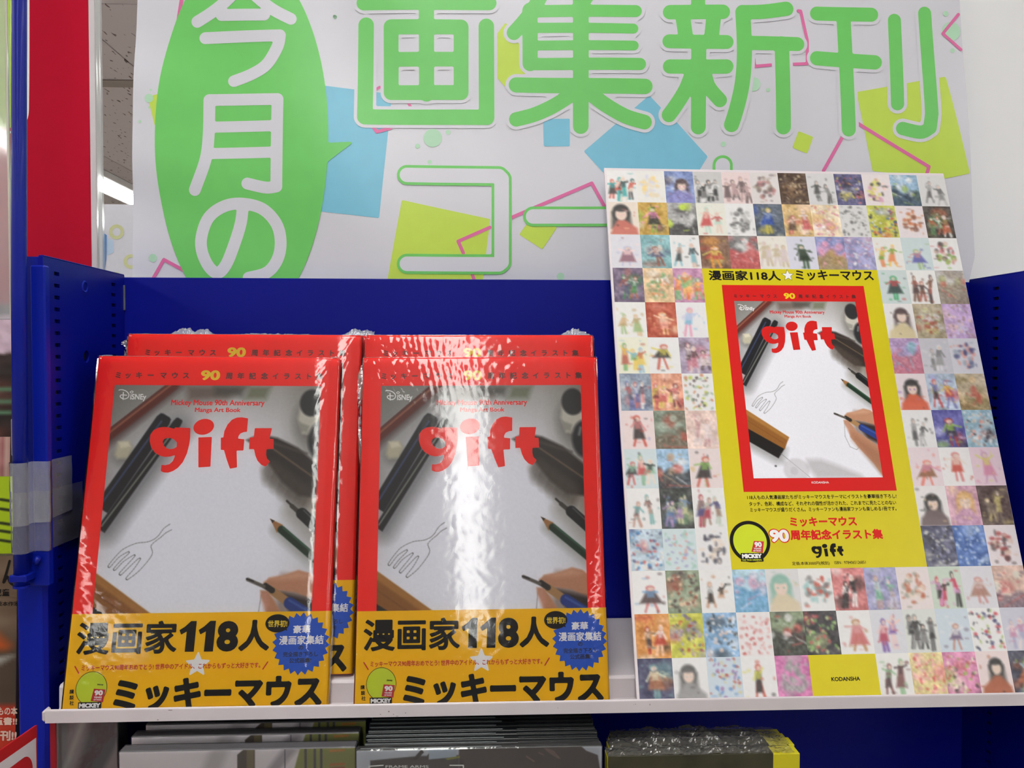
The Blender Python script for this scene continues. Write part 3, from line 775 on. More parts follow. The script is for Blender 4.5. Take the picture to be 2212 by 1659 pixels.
# shrink film: closed sleeve with wrinkles near the corners and along the top, plus ragged heat seam on top
def fbm(x, z, s, seed):
    v = 0; a_ = 1
    for k in range(3):
        v += a_*math.sin(x*s*(1.3+k*.9)+seed*1.7+2.1*math.sin(z*s*(.9+k*.7)+seed))*math.cos(z*s*(1.1+k*.6)-seed*.9+1.6*math.sin(x*s*.8+k)); a_ *= .55
    return v
def make_film(seed, tuft, heavy=1.0, flap=()):
    prof = cover_profile(.0007)
    # densify front
    fx = np.linspace(-BW/2-.0008, BW/2-.003, 190)
    pts = [(x, ybend(x)-.0010) for x in fx]+[p_ for p_ in prof if p_[0] > BW/2-.003]+[(BW/2-.02, BT+.0006), (0, BT+.0006), (-BW/2-.0008, BT+.0006), (-BW/2-.0012, BT*.5)]
    n = len(pts); nz = 240; zs = np.linspace(-.0006, BH+.0008, nz+1); vs = []; fs = []
    for z in zs:
        for i, (x, y) in enumerate(pts):
            if y < .004 and x < BW/2-.002:
                top = max(0, 1-(BH-z)/.045); bot = max(0, 1-z/.02); side = max(0, 1-(BW/2-abs(x))/.03)
                cor = top*side
                # fan of pleats radiating from the top corners
                cx_ = math.copysign(BW/2, x); ang = math.atan2(BH+.01-z, abs(cx_-x)+.002); rad = math.hypot(BH-z, cx_-x)
                fan = (math.sin(ang*64+seed*3+2*math.sin(ang*9))+.7*math.sin(ang*117+seed))*max(0, 1-rad/.075)**1.3
                am = .00003+.00006*top**1.5*heavy+.00004*side*heavy
                y = y-abs(am*fbm(x, z, 170, seed))-.00010*heavy*max(0, fan)-.00005*fbm(x, z, 22, seed+3)-.00004*top*heavy*(.6+.6*math.sin(x*47+seed))*max(0, math.sin(x*(700+seed*90)+5*math.sin(z*60+x*30+seed)))
                y = y+.0016*max(0, 1-(BH-z)/.006)**2 if i > 2 else y
            vs.append((x, y, z))
    for j in range(nz):
        for i in range(n): fs.append((j*n+i, j*n+(i+1) % n, (j+1)*n+(i+1) % n, (j+1)*n+i))
    mb_ = MB().add(vs, fs)
    # top face
    k = (nz)*n
    yb_ = BT+.0012
    # ragged seam along the top: (u along width 0..1, height)
    N = 160; sv = []; sf = []; rr = random.Random(seed*11)
    for i in range(N+1):
        u = i/N; x = (u-.5)*BW; hgt = .0010
        for (uc, w_, h_) in tuft: hgt += h_*max(0, 1-abs((u-uc)/w_)**1.6)
        hgt += rr.uniform(-.15, .25)*hgt
        for k2 in range(4):
            t_ = k2/3
            sv.append((x+rr.uniform(-.0006, .0006)*t_, .0015+(BT*.55-.0015)*t_+rr.uniform(-.001, .001)*t_, BH+.0006+hgt*t_))
    for i in range(N):
        for k2 in range(3): sf.append((i*4+k2, i*4+4+k2, i*4+5+k2, i*4+1+k2))
    seam = MB().add(sv, sf)
    mb_.add([(-BW/2, 0.0005, BH+.0008), (BW/2-.002, .002, BH+.0008), (BW/2-.001, BT, BH+.0008), (-BW/2, BT, BH+.0008)], [(0, 1, 2, 3)])
    # loose flaps beyond an edge: (side, v0, v1, width)
    for side, v0, v1, wd in flap:
        M = 40; sv = []; sf = []
        for i in range(M+1):
            u = i/M; z = BH*(1-(v0+(v1-v0)*u)); ww = wd*math.sin(math.pi*min(1, u*3+.15)/2)*(1-u)**.7*(1+rr.uniform(-.12, .12))+.0003
            for k2 in range(4):
                t_ = k2/3
                sv.append((side*(BW/2+.0008+ww*t_), .002+.002*math.sin(t_*3+u*9)+rr.uniform(-.0007, .0007), z))
        for i in range(M):
            for k2 in range(3): sf.append((i*4+k2, i*4+4+k2, i*4+5+k2, i*4+1+k2))
        seam.add(sv, sf)
    sm_ = meshdata('film_seam', seam.v, seam.f); sm_.materials.append(M_seam)
    me = meshdata('shrink_wrap', mb_.v, mb_.f); me.polygons.foreach_set('use_smooth', [True]*len(me.polygons)); me.materials.append(M_film)
    return me, sm_

book0, title_mesh = make_book()
def children_of(o): return [c for c in bpy.data.objects if c.parent == o]
_kids = {book0: [(c, [g_ for g_ in bpy.data.objects if g_.parent == c]) for c in children_of(book0)]}
first = [True]
def place_bk(base, lean, roll, yaw, label, film, group):
    if first[0]: r_ = book0; first[0] = False
    else:
        r_ = book0.copy(); COL.objects.link(r_)
        for c, gs in _kids[book0]:
            d = c.copy(); COL.objects.link(d); d.parent = r_
            for g_ in gs:
                e = g_.copy(); COL.objects.link(e); e.parent = d
    r_.location = base; r_.rotation_euler = (math.radians(lean), math.radians(roll), math.radians(yaw))
    r_['label'] = label; r_['group'] = group
    f_ = link('shrink_wrap', film[0]); f_.parent = r_
    g_ = link('film_seam', film[1]); g_.parent = f_; g_['kind'] = 'stuff'
    return r_
GR = 'shrink-wrapped art books on the white shelf'
filmA = make_film(1, [(.03, .03, .0012), (.98, .03, .0014)], 1.0, [(1, .75, .98, .0020)])
filmB = make_film(2, [(.23, .06, .0062), (.97, .06, .0055), (.6, .25, .0012)], 1.0, [(-1, .015, .075, .0055)])
filmC = make_film(3, [(.5, .4, .0004)], 1.7, [(-1, .02, .32, .0050)])
filmD = make_film(4, [(.92, .07, .0058), (.3, .2, .0006)], 1.6)
place_bk((-.2234, .6972, -.2860), -14.9, .4, 1.4, 'front red art book at left in the front row, its yellow band fully visible', filmA, GR)
place_bk((.0092, .6968, -.2862), -14.6, -.3, -.5, 'front red art book in the middle, crossed by a white lamp glare', filmC, GR)
place_bk((-.2060, .7195, -.2658), -14.6, .1, .4, 'red art book right behind the left front book, only its heading and right edge showing', filmB, GR)
place_bk((.0084, .7185, -.2658), -14.6, -.2, -.5, 'red art book right behind the glare-crossed middle one, heading strip showing', filmD, GR)
place_bk((-.2030, .7330, -.2658), -14.6, .1, .4, 'red art book sandwiched second from the back in the left stack', filmA, GR)
place_bk((-.1985, .7465, -.2658), -14.6, .15, .4, 'rearmost red art book of the left stack, only its top edge showing', filmB, GR)
place_bk((.0110, .7320, -.2658), -14.6, -.2, -.5, 'rearmost red art book of the middle stack, only its top edge showing', filmA, GR)

#==================================================================== POSTER
ps = 1.08; PWd, PHt = .33*ps, .467*ps*1.011
pbase = np.array([.2918*ps, .6985, -.2862])
prot = (math.radians(-19.83), math.radians(.01), math.radians(1.07))
poster = thing('poster', 'tall poster of many small square pictures around a yellow panel, leaning on the shelf', 'poster', tuple(pbase), prot)
M_pwhite = mat('poster_paper', (222, 213, 218), rough=.38, noise=.01)
M_pred = mat('poster_red', (214, 22, 20), rough=.42, noise=.01, spec=.3)
M_pyel = mat('poster_yellow', (212, 198, 2), rough=.38, noise=.01)
MB().box(-PWd/2, PWd/2, 0, .003, 0, PHt, .0003).build('board', M_pwhite, poster)
Ph = hom([(1306.5, 365), (2040, 377), (2267, 1490), (1376, 1514)], [(0, 0), (PWd, 0), (PWd, PHt), (0, PHt)])
def place_po(x, y, n): return (x-PWd/2, -.0001-n*.00008, PHt-y)
mx, my = .0022, .0028
tw_, th_ = (PWd-mx*1.2)/12, (PHt-my)/14
TX = lambda c: mx+c*tw_
TY = lambda r: my+r*th_*1.0
TILES = [
 'eeeded:3aa,333,c43,edc|eeede8:edb,dde,fd8|7a8ec8:d8a,88c,eee,433|cccccc:666,222,eee|eed8d8:655,b99|e2dcdc:655,a98,b77|4a3628:864,dca,211|dcdcde:444,888|555580:ccd,dc4,222,c66|eee4e6:222,fdc,d9b,dd5|8fb4d2:eee,234,9b5|dcdcdc:888,555,bbb',
 'eddfd0:222,c65,ebb,fc9|c49a3c:eee,222,8b3,e8b|a8a8a8:222,eee,ce3,444|ecece0:bdc,ecb,c44|eeeeee:555,bbb|4c5868:89b,ddb,24a,cb4|dcb878:fdc,543,eee,c55|eedcbc:e8b,eb6,c66,fff|e0e0e0:999,555,bbb|c8cc50:46b,334,c43,dde|ece2e6:743,c63,edc|3a3630:774,b53,eee,585',
 'dedee8:856,fdd,bbd|84bac0:446,843,ecb|eeeeee:7bc,dba,333|7c5844:e93,dc5,fdb,b43|7c7c7c:eee,c44,d77|eeeae0:cb9,dcc|dde:121,242,343|8c94cc:e9b,a84,e9b|9c9ccc:b9b,c9b,eee|eeeeea:fc5,e85,6a3|ccdee0:9b7,c88,eee,55a|eeeeee:433,c66,8b4,dba',
 '6a5874:446,ccc,a54,384|ecc898:a86,e96,6a6,fff|cc90b8:fb6,e74,7b7|Y|cddcdc:c44,233,3a6|eeeeec:643,a54,433|bcbab8:876,c65,aa7',
 'eeeeec:9b7,db8,b96|b4442a:fdb,e98,fc8|eeeef2:7bd,cce,e9b|Y|eeecec:433,ddd,dc9|a89a7c:ddd,a43,cc8|ccaadc:ecc,a88,dde',
 'eeeed8:b54,6a5,ec5,8bd|eeeeee:222,c54,dc4|a898b4:edd,433,c78|Y|bc9ccc:c67,8bc,99c|cfcfd8:999,eee,777|dedee6:e98,9ab,447',
 '8c9cb0:445,ddd,56a,c66|e69c7c:dc5,fdc,622,c55|eeeeee:433,c74,8a8,bc4|Y|ecdee2:222,96b,d53|bccee2:222,c44,ec5,77b|c8b898:874,ec9,c54',
 'eedcdc:c43,222,d77,99c|7c8a78:654,aba,b43|ecd0c4:edd,c99|Y|eeeeee:888,444,bbb|5454a4:b32,9c4,223,ddf|9cc2d4:eee,433,e98,dcb',
 'cfe0e4:8b9,c44,edc,222|96bcdc:222,eee,c54,b97|ecdcdc:222,c54,db6,8b5|Y|eedce2:853,d8a,e76|f2f0f0:c43,edc,d77|ecd0dc:d8a,c9b,dd6',
 'eeeeee:655,b87,6aa|383c3a:686,a8b,57a,cc9|eeeeee:447,a34,bcb,976|Y|eeeaea:db8,655,222|dca8bc:ec9,c9b,da6|483430:765,ba6',
 'bcd2e0:c44,37b,447,edc|cfe2e6:9cb,d99,99c|ececee:223,edc|Y|4a4c66:ccb,88a,222,ddd|3c62ac:cde,8ae|ece2e6:a33,433,dba',
 'eeeeee:c66,69c,433|8c9c80:943,433,eca|eeeeee:222,eee,c97|b8dcec:59c,dde,d9b|dedee0:dca,8ba|eeeeee:777,c43,9cc|d67c7c:222,fff,222|9c9cc8:ccd,7b9,b99|ece0e0:b53,edc,998|cbdccb:222,c34,d9c|dedee6:c88,a76,dcc|dcb8a8:c55,656,eed',
 'd88a3c:b32,222,fca,eee|cccc48:557,99b,b43,a8c|88b4de:222,ecb,fff|eeeaea:c55,d99,ebb|8c9c7c:222,c44,eee|363438:cd9,c55,8b6|eeeeee:c66,d99,b85|dcdee6:75a,ecc,b45,fcb|dee2de:222,888,555|cddce8:657,b76,eee|eeeeee:336,223,c34,9b5|ccccdc:c8a,aac,edd',
 '464866:7aa,eec,a64|ececec:999,555,ccc|cbdce8:96a,b43,dc8,58c|eeeeee:222,c54,dd5|dc7cb8:999,aaa|W|eeeeec:433,744,8b8|ecdc98:e9a,fcc,d55|dc88b4:433,b54,9b4,eec|eedcdc:222,dcb,a53|343648:a53,9bd,8b4']
def hexc(s): return lin_s(s)
def lin_s(s): s = ''.join(k*2 for k in s) if len(s) == 3 else s; return tuple(int(s[i:i+2], 16) for i in (0, 2, 4))
TN, TM = 30, 38
allP = []; allC = []; blocks = []
for r, line in enumerate(TILES):
    parts = line.split('|'); col = 0
    for sp in parts:
        if sp == 'Y': col += 6; continue
        if sp == 'W': col += 2; continue
        bg, ac = sp.split(':'); bg = lin_s(bg); ac = [lin_s(a_) for a_ in ac.split(',')]
        rs = random.Random(r*31+col*7+5); T = Canvas(TN, TM, bg)
        plain = min(bg) > 200
        # soft backdrop variation
        nz_ = vnoise(TM, TN, 7, r*40+col)
        if not plain:
            T.C += ((nz_-.5)*50)[..., None]
            T.put(T.Y*0+1e3, bg)
            for k in range(4): T.ell((rs.uniform(0, TN), rs.uniform(0, TM)), rs.uniform(3, 9), rs.uniform(2, 7), ac[k % len(ac)], 2.5, .55)
        kind = rs.choice('FFFFFPSGF' if plain else 'FFFPLLSGL'); ac.sort(key=sum); A = lambda k: ac[k % len(ac)]
        if kind == 'P':                         # head-and-shoulders portrait with long hair
            cx_ = TN/2+rs.uniform(-3, 3); cy_ = rs.uniform(12, 16); w2 = rs.uniform(5, 7.5)
            T.ell((cx_, cy_+1), w2*1.25, w2*1.45, A(0), 1.6, .95); T.pol([(cx_-w2*1.3, cy_), (cx_+w2*1.3, cy_), (cx_+w2*1.45, TM*.8), (cx_-w2*1.45, TM*.8)], A(0), 2, .8)
            T.pol([(cx_-w2*.5, TM*.55), (cx_+w2*.5, TM*.55), (TN*.92, TM*.8), (TN*.95, TM), (TN*.05, TM), (TN*.1, TM*.8)], A(1), 1.6, .95)
            T.ell((cx_, cy_+2.5), w2*.82, w2*.98, (234, 208, 192), 1.2, 1); T.ell((cx_, cy_-w2*.55), w2*.95, w2*.5, A(0), 1.2, .9)
            for s2 in (-1, 1): T.ell((cx_+s2*w2*.38, cy_+3), .8, .9, A(2), .7, .8)
        elif kind == 'L':                       # landscape
            hz = rs.uniform(14, 26); T.put(-(T.Y-hz-2*np.sin(T.X*.3+col)), A(0), 2, .75)
            for k in range(5): T.ell((rs.uniform(0, TN), hz+rs.uniform(-8, 3)), rs.uniform(2, 5), rs.uniform(2, 6), A(1+k), 1.6, .7)
            T.ell((rs.uniform(6, 24), rs.uniform(5, 10)), 3.4, 3.4, A(2), 1.2, .8)
            for k in range(4): T.seg((rs.uniform(0, TN), rs.uniform(hz, TM)), (rs.uniform(0, TN), rs.uniform(hz, TM)), .6, A(k), 1, .6)
        elif kind == 'S':                       # scattered motifs
            for k in range(46): T.ell((rs.uniform(2, TN-2), rs.uniform(2, TM-2)), rs.uniform(.6, 1.8), rs.uniform(.6, 1.8), A(k), .9, .75, rs.uniform(0, 3))
        elif kind == 'G':                       # oval bouquet of colours
            for k in range(34):
                an, ra = rs.uniform(0, 6.3), rs.uniform(0, 1)**.5; T.ell((TN/2+math.cos(an)*ra*10, TM/2+math.sin(an)*ra*13), rs.uniform(1, 3), rs.uniform(1, 3), A(k), 1.2, .75)
        else:
            nf = rs.choice([1, 1, 2, 2, 3, 4])
            for f_ in range(nf):                # loose human figures in coats and dresses
                cx_ = TN*(f_+1)/(nf+1)+rs.uniform(-2, 2); top = rs.uniform(5, 14); hh = TM-rs.uniform(2, 6)-top; wd = rs.uniform(2.6, 4.4)*(1.5 if nf == 1 else .8)
                a1, a2, ln = A(f_), A(f_+1), rs.uniform(-2.5, 2.5); sk = rs.uniform(.55, 1.7); hem = rs.uniform(.55, .85)
                T.seg((cx_-wd*.3+ln, top+hh*.55), (cx_-wd*.5+rs.uniform(-3, 2)+ln, top+hh), rs.uniform(.8, 1.5), a2, .9, .85)
                T.seg((cx_+wd*.3+ln, top+hh*.55), (cx_+wd*.5+rs.uniform(-2, 3)+ln, top+hh), rs.uniform(.8, 1.5), a2, .9, .85)
                T.pol([(cx_-wd*.55, top+hh*.2), (cx_+wd*.55, top+hh*.2), (cx_+wd*sk+ln, top+hh*hem), (cx_-wd*sk+ln, top+hh*hem)], a1, 1.3, .9)
                T.pol([(cx_-wd*.6, top+hh*.2), (cx_+wd*.6, top+hh*.2), (cx_+wd*.5+ln*.4, top+hh*.45), (cx_-wd*.5+ln*.4, top+hh*.45)], A(f_+2), 1.1, .7)
                for s2 in (-1, 1):
                    ex, ey = cx_+s2*wd*rs.uniform(.9, 1.9), top+hh*rs.uniform(.1, .5); T.seg((cx_+s2*wd*.5, top+hh*.24), (ex, ey), .8, A(f_+2), .9, .8)
                T.ell((cx_-ln*.3, top+hh*.09), wd*.62, hh*.10, a2, 1.0, .9); T.ell((cx_-ln*.3+.4, top+hh*.115), wd*.42, hh*.07, (232, 205, 190), .8, .9)
        for k in range(9):
            T.ell((rs.uniform(2, TN-2), rs.uniform(3, TM-2)), rs.uniform(.4, 2.4), rs.uniform(.4, 1.6), ac[rs.randrange(len(ac))], 1.0, .5)
        sp_ = vnoise(TM, TN, 2, r*77+col*3)-.5
        T.C += sp_[..., None]*(5 if plain else 40)
        T.C = (T.C*.86+np.array([232, 224, 230])*.14)*.95
        gx = np.linspace(TX(col), TX(col+1), TN); gy = np.linspace(TY(r), TY(r+1), TM)
        P = np.zeros((TM, TN, 3)); P[..., 0] = gx[None]-PWd/2; P[..., 1] = -.0001; P[..., 2] = PHt-gy[:, None]
        blocks.append((P, T.C)); col += 1
# join every printed square into one printed layer
me = bpy.data.meshes.new('picture_grid')
Pv = np.concatenate([b_[0].reshape(-1, 3) for b_ in blocks]); Cv = np.concatenate([b_[1].reshape(-1, 3) for b_ in blocks])
idx = np.arange(TN*TM).reshape(TM, TN)
qd = np.stack([idx[:-1, :-1], idx[1:, :-1], idx[1:, 1:], idx[:-1, 1:]], -1).reshape(-1, 4)
Q = np.concatenate([qd+k*TN*TM for k in range(len(blocks))])
me.vertices.add(len(Pv)); me.vertices.foreach_set('co', Pv.reshape(-1).astype(np.float32))
me.loops.add(Q.size); me.loops.foreach_set('vertex_index', Q.reshape(-1).astype(np.int32))
me.polygons.add(len(Q)); me.polygons.foreach_set('loop_start', (np.arange(len(Q))*4).astype(np.int32))
at = me.color_attributes.new('Col', 'FLOAT_COLOR', 'POINT'); c4 = np.ones((len(Cv), 4), np.float32); c4[:, :3] = lin(np.clip(Cv, 0, 255))
at.data.foreach_set('color', c4.reshape(-1)); me.update(calc_edges=True)
link('picture_grid', me, M_paint2, poster)

pp = Print(place_po)
pp.poly('yel', [(TX(3), TY(3)), (TX(9), TY(3)), (TX(9), TY(11)), (TX(3), TY(11))], 0)
pp.poly('yel', [(TX(5), TY(13)), (TX(7), TY(13)), (TX(7), TY(14)), (TX(5), TY(14))], 0)
def zq(x, y): return Ph(1520+x/2.4386, 560+y/2.4386)
def zk(x, y): return Ph(1750+x/4.147, 1150+y/4.147)
pp.text('ink', '漫画家118人', boxof(zq, 30, 60, 408, 112), .03, 34, 1)
pp.text('ink', 'ミッキーマウス', boxof(zq, 487, 58, 897, 112), .03, 34, 1)
c = zq(447, 86); R = .0060
star = [(c[0]+(R if i % 2 == 0 else R*.42)*math.cos(-math.pi/2+i*math.pi/5), c[1]+(R if i % 2 == 0 else R*.42)*math.sin(-math.pi/2+i*math.pi/5)) for i in range(10)]
pp.shape('ink', lambda X, Y: sd_poly(X, Y, star)-.0003, (c[0]-.008, c[1]-.008, c[0]+.008, c[1]+.008), .0003, 1)
pp.shape('star', lambda X, Y: sd_poly(X, Y, star), (c[0]-.008, c[1]-.008, c[0]+.008, c[1]+.008), .0003, 2)
for k, s_ in enumerate(['118人もの人気漫画家たちがミッキーマウスをテーマにイラストを豪華描き下ろし!', 'タッチ、色彩、構成など、それぞれの個性が活かされた、これまでに見たことのない', 'ミッキーマウスが盛りだくさん。ミッキーファンも漫画家ファンも楽しめる1冊です。']):
    x0_, x1_ = ((230, 1018), (240, 1016), (245, 1018))[k]; y_ = (1239, 1273, 1304)[k]
    pp.text('ink', s_, boxof(zq, x0_, y_-12, x1_, y_+11), .022, 24, 1)
pp.text('red', 'ミッキーマウス', boxof(zq, 455, 1343, 808, 1393), .04, 34, 1)
pp.text('red', '90', boxof(zq, 344, 1405, 456, 1480), .085, 34, 1)
pp.text('white', '90', boxof(zq, 349, 1410, 450, 1475), .05, 34, 2)
pp.text('red', '周年記念イラスト集', boxof(zq, 457, 1408, 945, 1462), .04, 34, 1)
pp.text('ink', '定価:本体3000円(税別)', boxof(zq, 467, 1576, 665, 1598), .012, 24, 1)
pp.text('ink', 'ISBN : 9784065126851', boxof(zq, 690, 1573, 855, 1589), .008, 22, 1)
pp.text('ink', 'KODANSHA', boxof(zk, 190, 1257, 448, 1294), .03, 30, 1)
# round anniversary emblem, figure left out
c = zq(245, 1472); r_ = .0182
pp.shape('ink', lambda X, Y: np.maximum(sd_ell(X, Y, c, r_, r_), -1), (c[0]-.02, c[1]-.02, c[0]+.02, c[1]+.02), .0005, 1)
pp.shape('lime', lambda X, Y: sd_ell(X, Y, c, r_*.83, r_*.83), (c[0]-.02, c[1]-.02, c[0]+.02, c[1]+.02), .0004, 2)
pp.poly('crim', [zq(265, 1470), zq(318, 1472), zq(312, 1532), zq(252, 1526)], 3)
pp.poly('inkb', [zq(195, 1533), zq(313, 1533), zq(316, 1577), zq(197, 1577)], 4)
pp.text('white', '90', boxof(zq, 268, 1475, 306, 1502), .06, 28, 5)
pp.text('white', 'YEARS', boxof(zq, 264, 1505, 304, 1514), .03, 20, 5)
pp.text('white', 'OF MAGIC', boxof(zq, 262, 1517, 304, 1525), .03, 20, 5)
pp.text('white', 'MICKEY', boxof(zq, 202, 1537, 306, 1560), .07, 28, 5)
pp.text('lime', 'THE TRUE ORIGINAL', boxof(zq, 202, 1565, 308, 1573), .03, 20, 5)
pp.build('yel', 'yellow_panel', M_pyel, poster)
pp.build('ink', 'black_lettering', M_ink, poster); pp.build('inkb', 'emblem_plate', M_ink, poster)
pp.build('red', 'red_lettering', M_pred, poster); pp.build('white', 'white_lettering', M_inkwhite, poster)
pp.build('star', 'printed_star', M_inkwhite, poster); pp.build('lime', 'emblem_disc', M_inklime, poster); pp.build('crim', 'emblem_square', M_inkcrim, poster)
# printed copy of the book cover on the yellow panel
TL, TR_, BR_, BL = zq(98, 135), zq(845, 140), zq(1020, 1205), zq(213, 1215)
cx0, cx1 = (TL[0]+BL[0])/2, (TR_[0]+BR_[0])/2; cy0, cy1 = (TL[1]+TR_[1])/2, (BL[1]+BR_[1])/2
sx, sz = (cx1-cx0)/BW, (cy1-cy0)/BH
mini = Print(place_po); mini.poly('r', [(cx0, cy0), (cx1, cy0), (cx1, cy1), (cx0, cy1)], 1)
mc = mini.build('r', 'printed_cover', M_pred, poster)
def flat_copy(me, name, n, m=None, sub=None):
    d = me.copy(); co_ = np.empty(len(d.vertices)*3, np.float32); d.vertices.foreach_get('co', co_); co_ = co_.reshape(-1, 3)
    X_ = co_[:, 0]+BW/2; Z_ = BH-co_[:, 2]
    u_, v_ = X_/BW, Z_/BH
    if sub: u_, v_ = sub(u_, v_)
    co_[:, 0] = cx0+u_*(cx1-cx0)-PWd/2; co_[:, 2] = PHt-(cy0+v_*(cy1-cy0)); co_[:, 1] = -.0001-n*.00008
    d.vertices.foreach_set('co', co_.reshape(-1)); d.update(); d.name = name
    if m is not None: d.materials.clear(); d.materials.append(m)
    o = bpy.data.objects.new(name, d); COL.objects.link(o); o.parent = mc; return o
for c_, gs in _kids[book0]:
    b_ = c_.name.split('.')[0]
    if b_ == 'cover_photo': flat_copy(c_.data, b_, 2, sub=lambda u, v: (u-.003, v*.992-.003))
    elif b_ in ('heading_lettering', 'heading_numeral', 'studio_mark', 'subtitle_lettering', 'title_lettering'): flat_copy(c_.data, b_, 3, M_pred if b_ in ('subtitle_lettering', 'title_lettering') else None)
# the black title near the poster foot
d = title_mesh.copy(); co_ = np.empty(len(d.vertices)*3, np.float32); d.vertices.foreach_get('co', co_); co_ = co_.reshape(-1, 3)
lo, hi = co_.min(0), co_.max(0); bx = boxof(zq, 570, 1482, 738, 1557)
co_[:, 0] = bx[0]+(co_[:, 0]-lo[0])/(hi[0]-lo[0])*(bx[2]-bx[0])-PWd/2
co_[:, 2] = PHt-(bx[3]-(co_[:, 2]-lo[2])/(hi[2]-lo[2])*(bx[3]-bx[1])); co_[:, 1] = -.0001-2*.00008
d.vertices.foreach_set('co', co_.reshape(-1)); d.materials.clear(); d.materials.append(M_ink); d.update()
o = bpy.data.objects.new('black_title', d); COL.objects.link(o); o.parent = poster
mini2 = Print(place_po); mini2.text('w', 'KODANSHA', boxof(zq, 570, 1158, 661, 1170), .01, 22, 3); mini2.build('w', 'cover_imprint', M_inkwhite, mc)

#==================================================================== BANNER
YBN = .897
bo = atY(1180, 604, YBN); BNO = (bo[0], YBN, .035)
banner = thing('banner', 'large white paper banner with green lettering hung behind the bookcase', 'banner', BNO)
def wav(x, z):
    return .0022*math.sin(x*11+z*4)+.0016*math.sin(z*26+x*7+1)+.0010*math.sin(x*37+z*19)+.0008*math.sin(z*75+x*12)*max(0, min(1, (-.15-x)*4))
def place_ban(px, py, n):
    p_ = atY(px, py, YBN); return (p_[0], YBN+wav(p_[0], p_[2])-.0001-n*.00010, p_[2])
M_bpaper = mat('banner_paper', (214, 214, 224), rough=.33, noise=.015, nscale=6)
M_bg = mat('banner_green', (112, 205, 104), rough=.36, noise=.02)
M_bgpale = mat('banner_green_pale', (178, 220, 190), rough=.4)
M_bsky = mat('banner_sky', (124, 194, 222), rough=.38)
M_bye = mat('banner_yellow', (196, 222, 84), rough=.38)
M_bpk = mat('banner_pink', (222, 110, 166), rough=.4)
# sheet with its uneven side edges
NU, NV = 180, 120
le = ([-180, 0, 120, 250, 400, 520, 640, 760], [299, 297, 292, 289, 287, 285, 282, 281])
re_ = ([-180, 0, 300, 450, 553, 612, 640, 760], [2072, 2078, 2093, 2101, 2108, 2094, 2094, 2094])
P = np.zeros((NV, NU, 3))
for j, py in enumerate(np.linspace(-150, 700, NV)):
    xl = np.interp(py, *le); xr = np.interp(py, *re_)
    for i, u in enumerate(np.linspace(0, 1, NU)):
        a_ = place_ban(xl+(xr-xl)*u, py, -1)
        curl = .012*max(0, (u-.985)/.015)**2*max(0, min(1, (py-300)/250))
        P[j, i] = (a_[0]-BNO[0], a_[1]-BNO[1]-0*curl, a_[2]-BNO[2])
pm = grid_mesh('paper_sheet', P, None)
link('paper_sheet', pm, M_bpaper, banner, smooth=True)
bn = Print(place_ban)
z1 = lambda x, y: (x/2.6757, y/2.6757); z2 = lambda x, y: (700+x/2.6757, y/2.6757); z3 = lambda x, y: (1400+x/2.676, y/2.676)
S = lambda fn, pts, r, sm=False: (smooth_pts([fn(*p_) for p_ in pts], 6) if sm else [np.array(fn(*p_)) for p_ in pts], r/2.676)
green = [
 S(z2, [(230, 18), (955, 15)], 42), S(z2, [(592, 0), (592, 540)], 44), S(z2, [(387, 155), (387, 532), (792, 532), (792, 155), (387, 155)], 43), S(z2, [(387, 340), (792, 340)], 42),
 S(z2, [(243, 145), (236, 675), (940, 675), (938, 150)], 45), S(z2, [(592, -120), (592, 20)], 42), S(z2, [(200, -90), (980, -95)], 42),
 S(z2, [(1098, 186), (1170, 105), (1235, 10), (1270, -60)], 42, True), S(z2, [(1190, 60), (1192, 362)], 44), S(z2, [(1482, 0), (1486, 724)], 45), S(z2, [(1195, 66), (1800, 68)], 35),
 S(z2, [(1190, 160), (1785, 170)], 29), S(z2, [(1190, 260), (1788, 268)], 28), S(z2, [(1190, 366), (1824, 374)], 35), S(z2, [(1112, 485), (1853, 502)], 44), S(z2, [(1490, 20), (1530, -40)], 44),
 S(z2, [(1112, 685), (1220, 655), (1340, 600), (1450, 530)], 42, True), S(z2, [(1530, 530), (1620, 600), (1740, 670), (1852, 706)], 42, True),
 S(z3, [(125, 75), (425, 77)], 42), S(z3, [(285, -40), (285, 70)], 40), S(z3, [(195, 90), (215, 225)], 42), S(z3, [(375, 90), (360, 225)], 42), S(z3, [(120, 243), (446, 252)], 40), S(z3, [(288, 250), (290, 734)], 43),
 S(z3, [(124, 388), (445, 392)], 41), S(z3, [(250, 430), (215, 520), (160, 610), (120, 665)], 42, True), S(z3, [(325, 440), (350, 510), (412, 583)], 40, True),
 S(z3, [(540, 80), (660, 75), (795, 55)], 42, True), S(z3, [(540, 80), (548, 300), (538, 480), (510, 620), (480, 722)], 43, True), S(z3, [(555, 258), (855, 262)], 41), S(z3, [(763, 260), (775, 740)], 42),
 S(z3, [(975, 80), (1288, 86)], 41), S(z3, [(1128, 90), (1153, 752)], 41), S(z3, [(970, 343), (1305, 364)], 42), S(z3, [(1423, 118), (1435, 604)], 38),
 S(z3, [(1603, 74), (1618, 400), (1632, 660), (1622, 742)], 39), S(z3, [(1622, 742), (1570, 768), (1465, 746)], 38, True)]
Y0 = -150
shapes_sky = [[(700, 187), (844, 203), (818, 470), (640, 450)], [(1176, 256), (1230, 256), (1230, 312), (1177, 312)], [(1265, 325), (1402, 209), (1426, 234), (1462, 267), (1527, 338), (1500, 382), (1310, 375)]]
